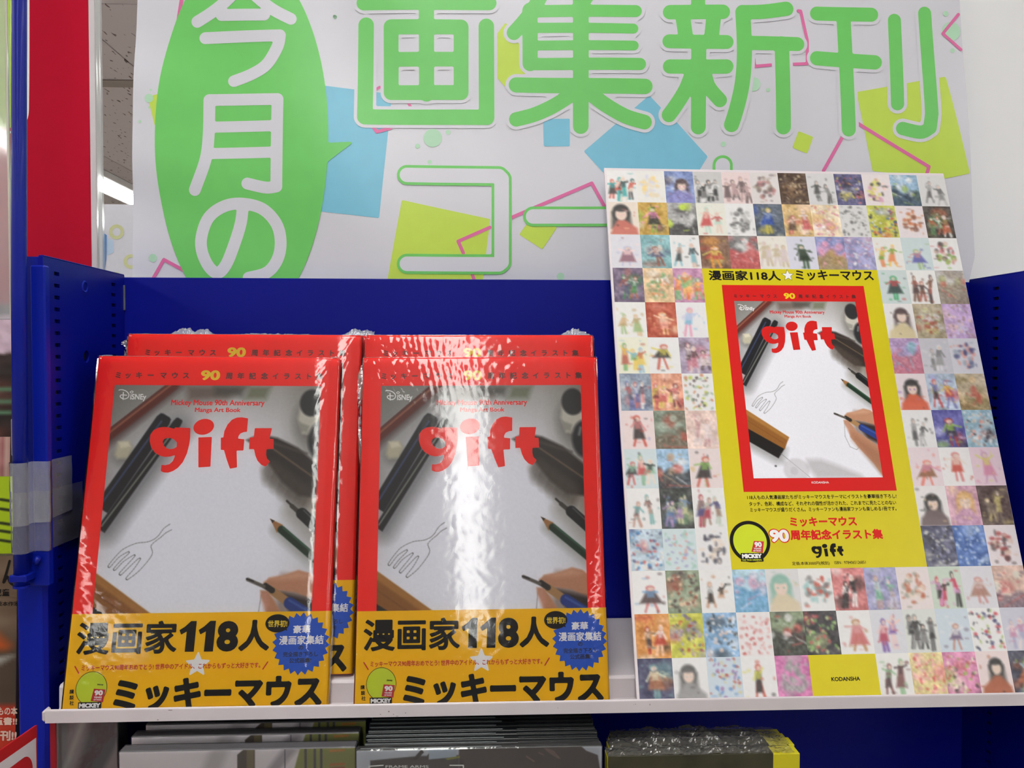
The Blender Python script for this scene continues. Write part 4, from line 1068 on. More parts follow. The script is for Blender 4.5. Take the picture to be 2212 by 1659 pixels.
shapes_yel = [[(870, 435), (1057, 475), (1040, 612), (838, 612)], [z2(1170, 1305), z2(1340, 1315), z2(1260, 1435), z2(1135, 1355)], [z2(1050, 135), z2(1000, 200), z2(1003, 440), z2(1050, 490), z2(1180, 420), z2(1120, 220)],
  [z3(1205, 540), z3(1715, 450), z3(1850, 1000), z3(1720, 1027), z3(1300, 985)], [z3(865, 770), z3(940, 800), z3(910, 885), z3(835, 855)], [z1(868, 570), z1(925, 552), z1(905, 725)]]
dots = [(z2(628, 795), 53), (z2(717, 762), 14), (z2(540, 843), 14), (z2(610, 935), 12), (z2(1367, 1598), 22), (z1(868, 573), 25), (z1(878, 525), 7), (z1(870, 627), 7), (z1(815, 707), 9), (z1(1935, 95), 12), (z3(1760, 175), 55), (z3(1730, 72), 16), (z3(1765, 288), 14), (z3(600, 495), 40), (z3(685, 528), 12), (z3(435, 832), 15), (z1(880, 1490), 24), (z2(62, 95), 12)]
pink = [S(z1, [(1062, -60), (1020, 180)], 11), S(z1, [(870, 1625), (945, 1500), (1080, 1572)], 10), S(z2, [(285, 735), (305, 762), (385, 738)], 10), S(z2, [(300, 512), (320, 500)], 8), S(z2, [(488, 595), (500, 615)], 8),
  S(z2, [(1088, 1256), (1550, 1055), (1625, 1195)], 10), S(z2, [(958, 1315), (775, 1395), (805, 1462)], 10), S(z2, [(855, 1580), (875, 1640)], 10), S(z3, [(865, 65), (880, 66), (915, 240), (912, 375), (825, 380)], 9),
  S(z3, [(602, 350), (606, 393), (700, 385)], 9), S(z3, [(1805, 75), (1710, 190), (1816, 282)], 9), S(z3, [(1208, 718), (1620, 965), (1608, 1010)], 10), S(z3, [(1117, 795), (1008, 990)], 10)]
for s_ in shapes_sky:
    xs = [p_[0] for p_ in s_]; ys = [p_[1] for p_ in s_]; bn.shape('sky', lambda X, Y: sd_poly(X, Y, s_)-2, (min(xs)-5, min(ys)-5, max(xs)+5, max(ys)+5), 3, 1, 12)
for s_ in shapes_yel:
    xs = [p_[0] for p_ in s_]; ys = [p_[1] for p_ in s_]; bn.shape('yel', lambda X, Y: sd_poly(X, Y, s_)-2, (min(xs)-5, min(ys)-5, max(xs)+5, max(ys)+5), 3, 2, 12)
for kd, (c, r_) in enumerate(dots):
    r_ = r_/2.676; bn.shape('dot%d' % kd, lambda X, Y: np.hypot(X-c[0], Y-c[1])-r_, (c[0]-r_-2, c[1]-r_-2, c[0]+r_+2, c[1]+r_+2), 2, 3, 12)
for pts, r_ in pink:
    xs = [p_[0] for p_ in pts]; ys = [p_[1] for p_ in pts]; bn.shape('pink', lambda X, Y: sd_strokes(X, Y, [(pts, r_)]), (min(xs)-6, min(ys)-6, max(xs)+6, max(ys)+6), 2, 4, 12)
# white halo, then the big letters
bn.shape('halo', lambda X, Y: sd_strokes(X, Y, green)-7, (755, -120, 2060, 330), 3.5, 5, 12)
bn.shape('green', lambda X, Y: sd_strokes(X, Y, green), (755, -120, 2060, 330), 2.5, 6, 12)
ko = [(([np.array(z2(*p_)) for p_ in [(480, 1012), (1010, 1018), (1026, 1034), (1026, 1515), (1010, 1528), (480, 1526)]])), ([np.array(z2(1208, 1252)), np.array(z2(1900, 1248))]), ([np.array(z3(432, 955)), np.array(z3(432, 1500))])]
kof = lambda X, Y: sd_strokes(X, Y, [(k_, 0) for k_ in ko])
bn.shape('green', lambda X, Y: kof(X, Y)-58/2.676, (850, 330, 1620, 604), 2.5, 6, 12)
bn.shape('kofill', lambda X, Y: kof(X, Y)-42/2.676, (850, 330, 1620, 604), 2.5, 7, 12)
tail = [(700, 311), (766, 307), (700, 359)]
bn.shape('green', lambda X, Y: np.minimum(sd_ell(X, Y, (524, 299), 186.5, 397), sd_poly(X, Y, tail)), (335, -105, 770, 640), 4, 5, 12)
w_ = [S(z1, [(1142, 128), (1230, 75), (1320, 5), (1400, -80)], 34, True), S(z1, [(1682, 112), (1580, 60), (1490, -10), (1420, -80)], 34, True), S(z1, [(1285, 92), (1530, 90)], 34), S(z1, [(1188, 222), (1620, 208)], 34),
  S(z1, [(1620, 208), (1605, 275), (1545, 375), (1460, 432), (1356, 473)], 34, True), S(z1, [(1215, 583), (1212, 780), (1195, 930), (1133, 1102)], 34, True), S(z1, [(1215, 583), (1608, 578)], 34), S(z1, [(1608, 578), (1602, 1080)], 34), S(z1, [(1602, 1082), (1540, 1088), (1435, 1065)], 34, True),
  S(z1, [(1215, 740), (1600, 732)], 32), S(z1, [(1215, 893), (1600, 884)], 32),
  S(z1, [(1408, 1185), (1395, 1290), (1355, 1420), (1310, 1530), (1262, 1578), (1212, 1545), (1172, 1460), (1168, 1370), (1210, 1260), (1300, 1195), (1405, 1180), (1520, 1210), (1600, 1295), (1624, 1400), (1605, 1500), (1545, 1575), (1440, 1606)], 34, True)]
bn.shape('white', lambda X, Y: sd_strokes(X, Y, w_), (405, -60, 645, 625), 2.5, 7, 12)
bn.build('sky', 'sky_shape', M_bsky, banner, BNO); bn.build('yel', 'yellow_shape', M_bye, banner, BNO); [bn.build('dot%d' % kd, 'pale_dot', M_bgpale, banner, BNO) for kd in range(len(dots))]
bn.build('pink', 'pink_line', M_bpk, banner, BNO); bn.build('halo', 'lettering_halo', M_bpaper, banner, BNO); bn.build('green', 'green_lettering', M_bg, banner, BNO)
bn.build('kofill', 'outlined_lettering', M_bpaper, banner, BNO); bn.build('white', 'white_lettering', M_bpaper, banner, BNO)

#==================================================================== LEFT SIDE: red sign, acrylic, neighbour bay
YS = .896
s0 = atY(-160, 657, YS); s1 = atY(222, 0, YS)
sign = thing('category_sign', 'tall crimson shop sign with a white rounded outline, left of the banner', 'sign', (s0[0]+.1, YS, s0[2]))
SGO = (s0[0]+.1, YS, s0[2])
M_sred = mat('sign_crimson', (186, 6, 44), spec=.12, rough=.5, noise=.02)
M_slime = mat('sign_lime', (176, 222, 10), rough=.4)
M_smag = mat('sign_magenta', (176, 20, 110), rough=.4)
M_sor = mat('sign_orange', (226, 130, 30), rough=.4)
zt_ = .42
sg = MB().box(s0[0], atY(195, 300, YS)[0], YS, YS+.003, s0[2], zt_, .0004); sg.build('red_panel', M_sred, sign, off=None).data.transform(Matrix.Translation([-a_ for a_ in SGO]))
xa, xb, xm = atY(195, 300, YS)[0], atY(222, 300, YS)[0], atY(209, 300, YS)[0]
MB().box(xa, xm, YS-.001, YS+.004, s0[2], zt_, .0006).build('white_edge', M_white, sign).data.transform(Matrix.Translation([-a_ for a_ in SGO]))
M_acr = film_mat('clear_acrylic', rough=.08, bscale=30, bstr=.15, haze=.42, tint=(.93, .97, .95), fk=2.0, scale=(1, 1, .1))
MB().box(xm+.0002, xb-.0005, YS-.003, YS+.003, s0[2], zt_, .0008).build('acrylic_edge', M_acr, sign).data.transform(Matrix.Translation([-a_ for a_ in SGO]))
sp_ = Print(lambda px, py, n: (lambda a_: (a_[0], YS-.0001-n*.0001, a_[2]))(atY(px, py, YS)))
outl = smooth_pts([(61.5, -200), (61.5, 100), (60.5, 225)], 2)+smooth_pts([(60.5, 225), (59, 250), (50, 270), (30, 284), (0, 288)], 5)[1:]+[(-170, 288)]
sp_.shape('w', lambda X, Y: sd_strokes(X, Y, [(outl, 2.4)]), (-160, -195, 70, 300), 1.6, 1, 60)
sp_.poly('lime', [(-160, -195), (48, -195), (48, 276), (-160, 276)], 0)
sp_.poly('mag', [(52.5, -195), (58, -195), (58, 240), (52.5, 256)], 0)
sp_.poly('or', [(48.4, -195), (52, -195), (52, 200), (48.4, 200)], 0)
sp_.build('w', 'white_outline', M_inkwhite, sign, SGO); sp_.build('lime', 'lime_field', M_slime, sign, SGO); sp_.build('mag', 'magenta_stripe', M_smag, sign, SGO); sp_.build('or', 'orange_stripe', M_sor, sign, SGO)
a0 = atY(-40, 0, .745); a1 = atY(15, 0, .745)
ac_ = thing('acrylic_holder', 'clear upright acrylic sheet at the left edge, before the crimson sign', 'sign holder', (a0[0], .745, atY(0, 690, .745)[2]))
MB().box(0, a1[0]-a0[0], 0, .002, 0, .55, .0004).build('sheet', film_mat('acrylic_sheet', rough=.06, bscale=8, bstr=.05, haze=.33, fk=2.2), ac_)
MB().box(a1[0]-a0[0]-.0018, a1[0]-a0[0]-.0002, -.0005, .0025, 0, .55, .0003).build('polished_edge', mat('acrylic_rim', (196, 190, 176), rough=.2), ac_)

# neighbour bay
nb = thing('neighbour_bookcase', 'blue bookcase bay at the left edge holding the dark covers', 'bookcase', (-.79, .8, -EYE))
MB().box(-.41, .408, .075, .085, .03, EYE+.045, .001).build('back_panel', M_blue, nb)
MB().box(-.41, .408, -.10, .075, EYE-.365, EYE-.36, .001).build('shelf', M_white, nb)
MB().box(-.41, .408, -.008, .075, EYE-.190, EYE-.186, .001).build('shelf', M_white, nb)
MB().box(-.435, -.41, -.10, .085, 0, EYE+.045, .001).build('side_panel', M_blue, nb)
def magazine(label, px, py0, py1, Y, wid, lean, th, base, painter, name='magazine', cat='magazine', N=(60, 90)):
    """upright cover whose right edge is near px; painter(canvas)"""
    a_ = atY(px, py0, Y); b_ = atY(px, py1, Y); h_ = a_[2]-b_[2]
    t = thing(name, label, cat, (b_[0]-wid/2, Y, b_[2]), (math.radians(lean), 0, 0))
    MB().box(-wid/2, wid/2, 0, th, 0, h_, .0005).build('pages', base, t)
    cvs = Canvas(N[0], N[1], (90, 60, 50)); painter(cvs)
    P = np.zeros((N[1], N[0], 3)); P[..., 0] = np.linspace(-wid/2, wid/2, N[0])[None]; P[..., 1] = -.0004; P[..., 2] = np.linspace(h_, 0, N[1])[:, None]
    link('front_cover', grid_mesh('front_cover', P, cvs.C), M_paint, t)
    return t, h_
def mp1(c):
    c.C[:] = (58, 34, 30); c.C += (vnoise(c.H, c.W, 9, 5)-.5)[..., None]*np.array([90, 40, 30]); c.C += (vnoise(c.H, c.W, 3, 8)-.5)[..., None]*30
    c.put(c.Y-c.H*.07, (40, 30, 40), 1, .8)
    for k, (y, s_) in enumerate(((.10, 1), (.22, 1))):
        for x in (.90, .97): c.seg((c.W*(x-.03), c.H*(y-.05)), (c.W*(x+.02), c.H*(y+.05)), 2.0, (222, 196, 210), 1); c.seg((c.W*(x+.04), c.H*(y-.04)), (c.W*(x-.02), c.H*(y+.03)), 1.6, (208, 180, 196), 1)
    for y in (.52, .60, .67): c.seg((c.W*.5, c.H*y), (c.W*.97, c.H*y), 1.2, (90, 128, 96), 1)
    for k in range(8): c.seg((c.W*(.90+.01*k), c.H*(.86+.02*(k % 3))), (c.W*(.94+.01*k), c.H*(.90+.01*(k % 2))), .8, (130, 140, 40), .8)
def mp2(c):
    c.C[:] = (142, 60, 70); c.C += (vnoise(c.H, c.W, 5, 15)-.5)[..., None]*60
    for x in (.80, .86, .93, .98): c.seg((c.W*x, 0), (c.W*x, c.H), 1, (206, 190, 170), .8, .8)  # pale streaks paint the shine of the wrapping film
def mp3(c):
    c.C[:] = (170, 196, 24)
    for y in (.30, .42, .6, .70, .82): c.seg((c.W*.88, c.H*y), (c.W*.97, c.H*(y+.02)), 1.5, (40, 46, 20), 1)
    c.seg((c.W*.76, c.H*.16), (c.W*.76, c.H*.5), 2.0, (150, 40, 30), 1)
def mp4(c):
    c.C[:] = (112, 92, 74); c.C += (vnoise(c.H, c.W, 6, 25)-.5)[..., None]*26
    c.put(-(c.Y-c.H*.42), (66, 54, 44), 8, .8)
    c.pol([(c.W*.55, c.H*.56), (c.W*.98, c.H*.50), (c.W*.8, c.H*.62), (c.W*.55, c.H*.66)], (176, 176, 170), 1.5); c.seg((c.W*.88, c.H*.40), (c.W*.93, c.H*.45), 2, (180, 80, 30), 2)
    c.put(-(c.Y-c.H*.745), (176, 48, 28), 1.5)
M_pgdark = mat('magazine_edge', (90, 74, 64), rough=.6)
magazine('dark reddish-brown magazine with pale brush letters at the left edge, topmost', 27.5, 667, 1000, .815, .19, -6, .006, M_pgdark, mp1)
magazine('pink wrapped magazine, film shine painted on as silver streaks, at the left edge, below the dark brown cover', 16, 945, 1262, .775, .19, -4, .006, M_pgdark, mp2)
magazine('bright lime title card tucked at the left edge beside the taped pole', 27, 1030, 1196, .760, .09, -3, .002, M_pgdark, mp3, 'title_card', 'card')
t4, h4 = magazine('brown kraft-coloured book with black brush lettering and red foot band at left', 33, 1205, 1632, .735, .19, -3, .012, M_pgdark, mp4, 'picture_book', 'book')
lx = Print(lambda px, py, n: (lambda a_: (a_[0]-t4.location.x, -.0009-n*.0001, a_[2]-t4.location.z))(atY(px, py, .735)))
lx.shape('k', lambda X, Y: sd_strokes(X, Y, [(smooth_pts([(10, 1216), (4, 1240), (-2, 1262), (6, 1250), (12, 1262), (20, 1266), (31, 1252)], 5), 2.6)]), (-8, 1208, 36, 1272), 1.2, 0)
lx.text('k', '児童', (-22, 1276, 12, 1292), .02, 24); lx.text('k', '木村草子 絵本作家', (-70, 1303, 34, 1313), .01, 20)
lx.text('w', 'こどもの本', (-34, 1528, 36, 1546), .03, 26); lx.text('w', '児童書!!', (-34, 1550, 36, 1567), .03, 26); lx.text('w', '新刊!!', (-24, 1578, 36, 1600), .04, 26)
lx.build('k', 'brush_lettering', M_ink, t4); lx.build('w', 'band_lettering', mat('ink_cream', (214, 186, 170), rough=.5), t4)
# grey acrylic strip showing between covers and pole
p_ = atY(24, 985, .75); q_ = atY(30, 905, .75)
g_ = thing('shelf_divider', 'thin pale grey strip standing between the magazines and the pole', 'divider', (p_[0], .75, p_[2]))
MB().box(0, .003, 0, .03, 0, q_[2]-p_[2], .0006).build('strip', mat('divider_grey', (150, 156, 172), rough=.4), g_)

# white-and-red shelf flag under the shelf end
XS = -.3465
fa = atX(98, 1563, XS); fb = atX(0, 1632, XS); 
A3 = np.array([XS, .692, -.2925])
dirn = np.array([0, fb[1]-fa[1], fb[2]-fa[2]]); dirn /= abs(dirn[1])
L_ = .18; B3 = A3+dirn*L_
flag = thing('shelf_flag_sign', 'slanted red and white shelf sign below the left end of the white shelf', 'sign', (XS, .692, -.45))
def flp(s_, d, n):                             # s: distance toward the viewer, d: distance below the sloping top edge
    p_ = A3+dirn*s_; return (n*.0001, p_[1]-.692, p_[2]-d+.45)
MB().add([flp(0, 0, -12), flp(L_, 0, -12), flp(L_, .16, -12), flp(0, .16, -12), flp(0, 0, 0), flp(L_, 0, 0), flp(L_, .16, 0), flp(0, .16, 0)],
         [(0, 1, 2, 3), (7, 6, 5, 4), (0, 4, 5, 1), (1, 5, 6, 2), (2, 6, 7, 3), (3, 7, 4, 0)]).build('board', mat('flag_red', (190, 20, 28), rough=.4), flag)
fp = Print(lambda x, y, n: flp(x, y, n+1))
fp.poly('w', [(.002, .0095), (L_, .0075), (L_, .15), (.002, .15)], 1)
fp.shape('r', lambda X, Y: np.hypot(np.maximum(np.abs(X-.088)-.066, 0), np.maximum(np.abs(Y-.048)-.016, 0))-.014, (.002, .014, .178, .082), .001, 2, 20)
fp.build('w', 'white_field', M_pwhite, flag)
fp.build('r', 'red_field', mat('flag_red_field', (196, 22, 34), rough=.4), flag)
fp2 = Print(lambda x, y, n: flp(.112-x, y, n+1))
fp2.text('t', '書・ムック・', (.012, .026, .098, .044), .05, 30, 3); fp2.text('t', '新刊・話題の本', (.012, .050, .098, .066), .05, 30, 3)
fp2.build('t', 'white_lettering', M_inkwhite, flag)
a_ = atY(107, 1560, .70); b_ = atY(120, 1560, .70)
MB().box(a_[0]-XS, b_[0]-XS, .008, .010, 0, .157, .0004).build('frame_strip', mat('frame_red', (150, 18, 32), rough=.45), flag)

# adhesive tape round pole and upright
def tape(label, top, bot, pxr, e, mt):
    """top/bot: photo heights at left; wraps the pole front, the channel and turns back along the side panel"""
    def path():
        P_ = []
        for k in range(9):
            a2 = math.pi-k/8*math.pi*.88; P_.append((pb[0]+(pr+.0006+e)*math.cos(a2), .6975-(pr+.0006+e)*math.sin(a2)))
        c0 = (ch0[0], .7064-e); c1_ = (ch0[0]+.0116+e, .7064-e)
        P_ += [c0, ((c0[0]+c1_[0])/2, c0[1]), c1_, (ch0[0]+.0121+e, .711), (XL-.004+e, .7146), (XL+.0013+e, .7153), (XL+.0012+e, .7200)]
        P_.append((XL+.0010+e, pxr)); return P_
    pts = path(); n = len(pts); nv = 14; vs = []; L = np.cumsum([0]+[math.hypot(pts[i+1][0]-pts[i][0], pts[i+1][1]-pts[i][1]) for i in range(n-1)]); L /= L[-1]
    base = (pts[0][0], pts[0][1], bot[0]); vs = []
    for i, (x, y) in enumerate(pts):
        zt2 = top[0]+(top[1]-top[0])*L[i]; zb2 = bot[0]+(bot[1]-bot[0])*L[i]
        for j in range(nv+1):
            z = zb2+(zt2-zb2)*j/nv
            vs.append((x-base[0]+.0002*math.sin(j*1.1+i), y-base[1]-.0003*abs(math.sin(j*.7+i*.9)), z-base[2]))
    fs = [(i*(nv+1)+j, (i+1)*(nv+1)+j, (i+1)*(nv+1)+j+1, i*(nv+1)+j+1) for i in range(n-1) for j in range(nv)]
    me = meshdata('adhesive_tape', vs, fs); o = link('adhesive_tape', me, mt, loc=base, smooth=True)
    return tag(o, label, 'tape', 'tape holding the sign pole')
def zat(py, Y): return -(py-VY)/F*Y
M_tape = film_mat('filament_tape', rough=.22, bscale=90, bstr=.5, haze=.20, fk=1.6, scale=(1, 1, 26))
M_tape2 = film_mat('filament_tape_under', rough=.25, bscale=90, bstr=.5, haze=.11, fk=1.4, scale=(1, 1, 26))
tape('upper strip of translucent filament tape wrapped round pole and upright', (zat(997, .69), zat(980, .757)), (zat(1133, .69), zat(1098, .75)), .757, .0010, M_tape)
tape('lower, fainter strip of translucent tape wrapped below and behind the upper one', (zat(1060, .69), zat(1036, .775)), (zat(1191, .69), zat(1160, .76)), .778, .0004, M_tape2)

#==================================================================== FAR POSTER in the gap
YFp = 3.0
f0 = atY(120, 440, YFp); f1 = atY(520, 440, YFp)
FO = (f0[0], YFp, f0[2]-.62)
far = thing('hanging_poster', 'glossy white poster with olive rings seen far off in the gap left of the banner', 'poster', FO)
MB().box(0, f1[0]-f0[0], 0, .004, 0, .62, .001).build('sheet', mat('far_poster_paper', (212, 212, 222), rough=.2, bump=.5, bscale=9), far)
fpz = Print(lambda px, py, n: (lambda a_: (a_[0]-FO[0], -.001-n*.0006, a_[2]-FO[2]))(atY(px, py, YFp)))
for c, r_ in (((252, 501), 12.5), ((283, 565), 12), ((250, 600), 9), ((330, 520), 12)):
    fpz.shape('ring', lambda X, Y: abs(np.hypot(X-c[0], Y-c[1])-r_)-3.6, (c[0]-18, c[1]-18, c[0]+18, c[1]+18), 1.2, 1)
fpz.poly('b', [(222, 502), (231, 508), (230, 560), (226, 588), (222, 588)], 1)
fpz.poly('p', [(234, 515), (245, 520), (246, 545), (232, 552)], 1)
fpz.build('ring', 'printed_ring', mat('ring_olive', (200, 204, 150), rough=.3), far); fpz.build('b', 'printed_blue', mat('far_blue', (60, 130, 200), rough=.3), far); fpz.build('p', 'printed_pale_blue', mat('far_pale', (176, 200, 226), rough=.3), far)
for k, px in enumerate((150, 480)):
    x = atY(px, 440, YFp)[0]-FO[0]; MB().tube([(x, .002, .618), (x, .002, CZ-FO[2])], .001, 6).build('hanging_wire', M_white, far)
# low display unit under that poster
du = MB().box(-1.8, .2, 3.1, 3.5, -EYE, -.20, .01).build('display_unit', M_white, off=(-.8, 3.3, -EYE))
tag(du, 'white low display unit standing far behind the bookcase, below the olive-ringed poster', 'display unit')

#==================================================================== GOODS UNDER THE SHELF
low = thing('lower_shelf_board', 'unseen lower shelf board under the wrapped packages, dark and drawn forward to block floor bounce', 'shelf', (.087, .75, -.62))
MB().box(-.432, .432, -.33, .128, -.012, 0, .001).build('deck', mat('low_deck', (70, 70, 78), rough=.5), low)  # unseen deck, extended forward and kept dark to stop light bouncing off the floor
ZLO = -.62
M_filmlo = film_mat('package_film', rough=.10, bscale=70, bstr=.6, haze=.03, fk=2.0)
def pack(name, label, cat, x0_, x1_, Y, ztop, th, side_m, art, group, lean=0, N=(120, 60), film=True):
    h_ = ztop-ZLO; t = thing(name, label, cat, ((x0_+x1_)/2, Y, ZLO), (math.radians(lean), 0, 0), group)
    w2 = (x1_-x0_)/2
    MB().box(-w2, w2, 0, th, 0, h_, .0006).build('sleeve', side_m, t)
    if art is not None: link('front_art', art, M_paint2, t)
    if film: MB().box(-w2-.0006, w2+.0006, -.0010, th+.0006, 0, h_+.0008, .0010).build('plastic_wrap', M_filmlo, t)
    return t
# white boxed packages with a diagonal grey figure of folds, brown upright and olive corner
xl, xr = atY(258, 1617, .668)[0], atY(768, 1600, .668)[0]
Hh = -.3045-ZLO; W2 = (xr-xl)/2
cva = Canvas(340, 200, (228, 222, 228)); X_, Y_ = cva.X, cva.Y     # top 0.12 m of the front, 340 px wide over the width
kx = 340/(768-258)
zx = lambda px, py: ((px-258)*kx, (py-1612)*kx)
cva.pol([zx(460, 1600), zx(500, 1600), zx(420, 1760), zx(380, 1760)], (176, 170, 176), 6, .7)
cva.pol([zx(620, 1600), zx(655, 1600), zx(560, 1700), zx(480, 1800), zx(450, 1800)], (150, 142, 152), 4, .8)
cva.pol([zx(650, 1600), zx(780, 1600), zx(780, 1900), zx(560, 1900)], (132, 136, 62), 1.2)
cva.pol([zx(530, 1600), zx(549, 1600), zx(547, 1900), zx(510, 1900), zx(511, 1622), zx(524, 1612)], (66, 50, 38), .8)
cva.pol([zx(531, 1612), zx(547, 1612), zx(545, 1900), zx(530, 1900)], (110, 96, 60), .8)
for x_ in (656, 676, 690): cva.pol([zx(x_, 1600), zx(x_+5, 1600), zx(x_+5, 1900), zx(x_, 1900)], (60, 56, 60), .7)
cva.seg(zx(614, 1600), zx(612, 1900), .6, (60, 56, 70), .6)
for y_, c_ in ((1618, (190, 120, 40)), (1646, (180, 100, 36)), (1654, (150, 70, 30))): cva.seg(zx(712, y_), zx(742, y_-1), 1.5, c_, .8)
P = np.zeros((200, 340, 3)); P[..., 0] = np.linspace(-W2, W2, 340)[None]; P[..., 1] = -.0003; P[..., 2] = np.linspace(Hh-.0005, Hh-.117, 200)[:, None]
artA = grid_mesh('front_art', P, cva.C)
M_boxshade = mat('package_shade', (96, 94, 100), rough=.5)  # grey sleeve of a white package: shadow on the tops put into the colour
for k, (Y, lab) in enumerate(((.668, 'front white package with brown stripe and olive corner, under the left books'), (.694, 'second white package, just behind the front one under the left books'), (.717, 'third white package from the front, its top edge near the shelf lip'))):
    dx = .0 if k == 0 else (-.0008 if k == 1 else .002)
    pack('wrapped_package', lab, 'package', xl+dx, xr+dx, Y, -.3045, .011, M_boxshade, artA, 'white wrapped packages')
# milky bag left of them
bx0, bx1 = atY(118, 1600, .71)[0], atY(252, 1600, .71)[0]
cvb = Canvas(80, 90, (150, 148, 150))
cvb.pol([(48, -5), (80, -5), (80, 20), (20, 95), (-10, 95)], (72, 72, 78), 5, .9); cvb.seg((40, -5), (0, 45), 2, (196, 196, 190), 3, .8); cvb.pol([(62, 30), (85, 10), (85, 95), (30, 95)], (150, 140, 140), 3)
P = np.zeros((90, 80, 3)); wb = (bx1-bx0)/2; hb = -.298-ZLO; P[..., 0] = np.linspace(-wb, wb, 80)[None]; P[..., 1] = -.0003; P[..., 2] = np.linspace(hb, hb-.12, 90)[:, None]
pack('wrapped_package', 'grey milky package left of the white ones, under the shelf end', 'package', bx0, bx1, .712, -.298, .02, mat('bag_grey', (120, 118, 120), rough=.4), grid_mesh('front_art', P, cvb.C), 'white wrapped packages')
# dense row of dark cases, front one with a printed face
xl2, xr2 = atY(770, 1625, .662)[0], atY(1300, 1610, .662)[0]
cvc = Canvas(340, 90, (190, 196, 208)); kx2 = 340/530
zx2 = lambda px, py: ((px-770)*kx2, (py-1626)*kx2)
cvc.pol([zx2(990, 1620), zx2(1248, 1620), zx2(1265, 1636), zx2(1290, 1646), zx2(1310, 1760), zx2(990, 1760)], (52, 34, 34), 1)
cvc.pol([zx2(906, 1640), zx2(990, 1640), zx2(990, 1760), zx2(800, 1760), zx2(800, 1648)], (58, 52, 58), 1)
cvc.pol([zx2(909, 1626), zx2(915, 1632), zx2(900, 1648), zx2(890, 1648)], (40, 34, 38), .6); cvc.pol([zx2(932, 1626), zx2(938, 1626), zx2(922, 1648), zx2(915, 1648)], (50, 44, 44), .6)
cvc.pol([zx2(925, 1626), zx2(986, 1626), zx2(984, 1644), zx2(925, 1648)], (172, 186, 204), .8); cvc.pol([zx2(960, 1647), zx2(992, 1641), zx2(992, 1646), zx2(965, 1650)], (140, 140, 50), .6)
cvc.pol([zx2(1172, 1626), zx2(1195, 1634), zx2(1211, 1654), zx2(1200, 1650), zx2(1180, 1636)], (104, 78, 70), .6)
cvc.seg(zx2(1162, 1638), zx2(1172, 1643), 1, (104, 78, 70), .7); cvc.seg(zx2(1136, 1646), zx2(1152, 1657), 1.2, (104, 78, 70), .7)
P = np.zeros((90, 340, 3)); w2 = (xr2-xl2)/2; h2 = -.3045-ZLO; P[..., 0] = np.linspace(-w2, w2, 340)[None]; P[..., 1] = -.0003; P[..., 2] = np.linspace(h2-.0004, h2-.0004-90/kx2*.662/F, 90)[:, None]
artC = grid_mesh('front_art', P, cvc.C)
M_case = mat('case_dark', (24, 26, 28), rough=.35, noise=.3, nscale=160)
M_caserim = mat('case_rim', (82, 88, 90), rough=.3)
ords = ['front dark case with a pale printed face, under the middle book', 'second dark case from the front of the dense row', 'third dark case from the front of the dense row', 'fourth dark case from the front of the dense row', 'fifth dark case from the front of the dense row',
        'sixth dark case from the front of the dense row', 'seventh dark case from the front of the dense row', 'eighth dark case from the front of the dense row', 'rearmost dark case of the dense row under the shelf']
for k, lab in enumerate(ords):
    Y = .662+k*.0078
    t = pack('slim_case', lab, 'case', xl2+(0 if k == 0 else .004+.0012*(k % 3)), xr2-(0 if k == 0 else .0005*(k % 3)), Y, -.3045+(.0004*(k % 2)), .0064, M_case, artC if k == 0 else None, 'slim dark cases under the shelf', film=(k == 0))
    w2_ = (xr2-xl2)/2-.003
    MB().box(-w2_, w2_*(.12 if k % 2 else .18), .0002, .0012, h2+.0002, h2+.0012, .0002).build('case_rim', M_caserim, t)
    if k: MB().box(w2_*.30, w2_*.99, .0002, .0010, h2+.0002, h2+.0010, .0002).build('case_rim', M_case, t)
    if k == 0:
        cp = Print(lambda px, py, n: (lambda a_: (a_[0]-t.location.x, -.0013-n*.0001, a_[2]-ZLO))(atY(px, py, .6615)))
        cp.text('t', 'FRAME ARMS', (833, 1652, 926, 1657.5), .01, 26, 1)
        lab_o = [([np.array(p_) for p_ in [(798, 1700), (798, 1654), (828, 1652)]], 1.3), ([np.array(p_) for p_ in [(972, 1652), (1001, 1652), (1001, 1700)]], 1.3)]
        cp.shape('t', lambda X, Y: sd_strokes(X, Y, lab_o), (790, 1645, 1008, 1700), 1.2, 1)
        cp.build('t', 'label_lettering', mat('ink_grey', (176, 178, 176), rough=.4), t)
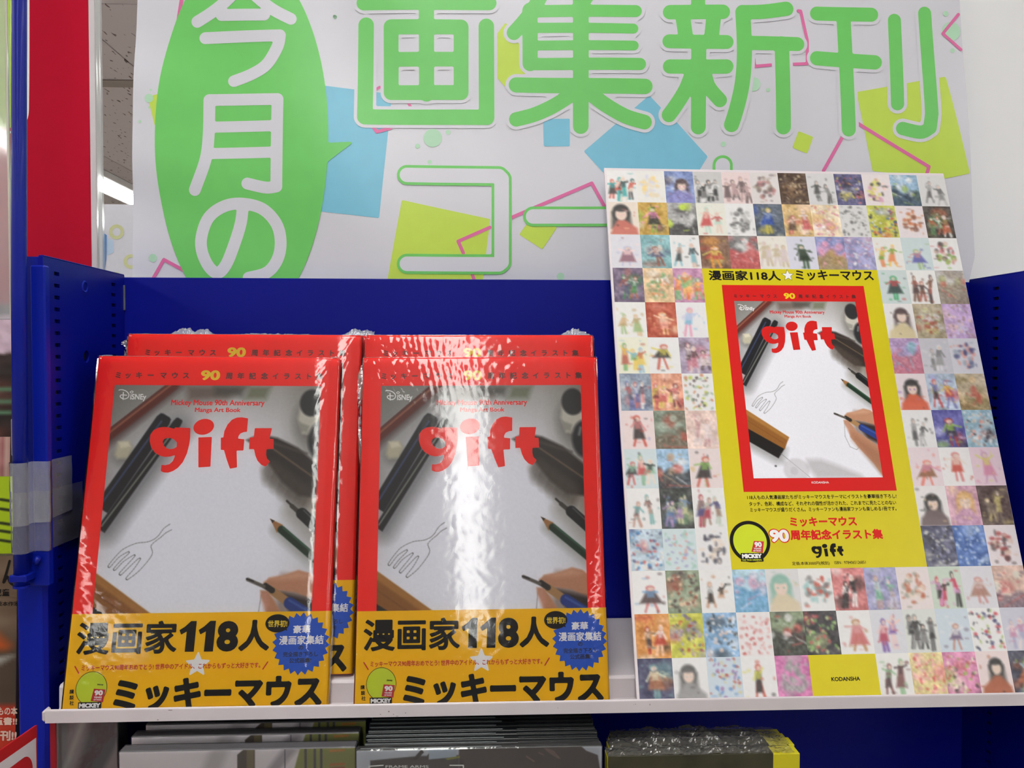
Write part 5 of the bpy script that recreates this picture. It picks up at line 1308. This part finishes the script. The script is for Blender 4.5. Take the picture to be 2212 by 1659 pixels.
# film-wrapped olive comics, fanned back row by row
M_oliv = mat('comic_edge', (196, 186, 20), rough=.45)
M_olivf = mat('comic_cover', (52, 50, 32), rough=.5, noise=.4, nscale=40)
M_fm2 = film_mat('comic_film', rough=.16, bscale=150, bstr=1.0, haze=.05, fk=2.0)
labs = ['front film-wrapped yellow comic, lower right under the poster', 'second film-wrapped yellow comic, just behind the front one under the poster', 'third film-wrapped yellow comic from the front under the poster', 'rearmost film-wrapped yellow comic under the poster']
for k in range(4):
    Y = .668+k*.017; x0_ = atY(1312, 1650, .668)[0]+.004*k; x1_ = atY((1728, 1716, 1702, 1690)[k], 1650, Y)[0]; zt3 = zat((1652, 1632, 1622, 1612)[k], Y)
    w2 = (x1_-x0_)/2; t = thing('wrapped_comic', labs[k], 'comic', ((x0_+x1_)/2, Y, ZLO), group='film-wrapped yellow comics'); h_ = zt3-ZLO
    MB().box(-w2, w2, 0, .014, 0, h_, .0006).build('comic_block', M_oliv, t)
    MB().box(-w2+.0005, w2*.72, -.0003, .0144, .01, h_+.0006, .0003).build('cover_wrap', M_olivf, t)
    # crumpled film mound
    nx_, ny_ = 90, 10; vs = []; rr = random.Random(k+3)
    for j in range(ny_+1):
        for i in range(nx_+1):
            u = i/nx_; v = j/ny_; hg = .0045*math.sin(math.pi*min(1, u*1.06))**.5*math.sin(math.pi*v)*(1.0 if k else .5)
            hg *= 1+.35*math.sin(u*23+k)+.2*math.sin(u*61+v*9)
            vs.append((-w2+u*2*w2*.97, v*.016-.001, h_+.0008+max(0, hg)+rr.uniform(0, .0012)))
    fs = [(j*(nx_+1)+i, j*(nx_+1)+i+1, (j+1)*(nx_+1)+i+1, (j+1)*(nx_+1)+i) for j in range(ny_) for i in range(nx_)]
    link('crumpled_film', meshdata('crumpled_film', vs, fs), M_fm2, t)

# ------------------------------------------------------------------ lift the whole place so the floor is at z = 0
for o in bpy.data.objects:
    if o.parent is None and o.type != 'CAMERA': o.location.z += EYE
bpy.context.view_layer.update()
print('TRIS', sum(len(m_.polygons)*2 for m_ in bpy.data.meshes), 'OBJ', len(bpy.data.objects))
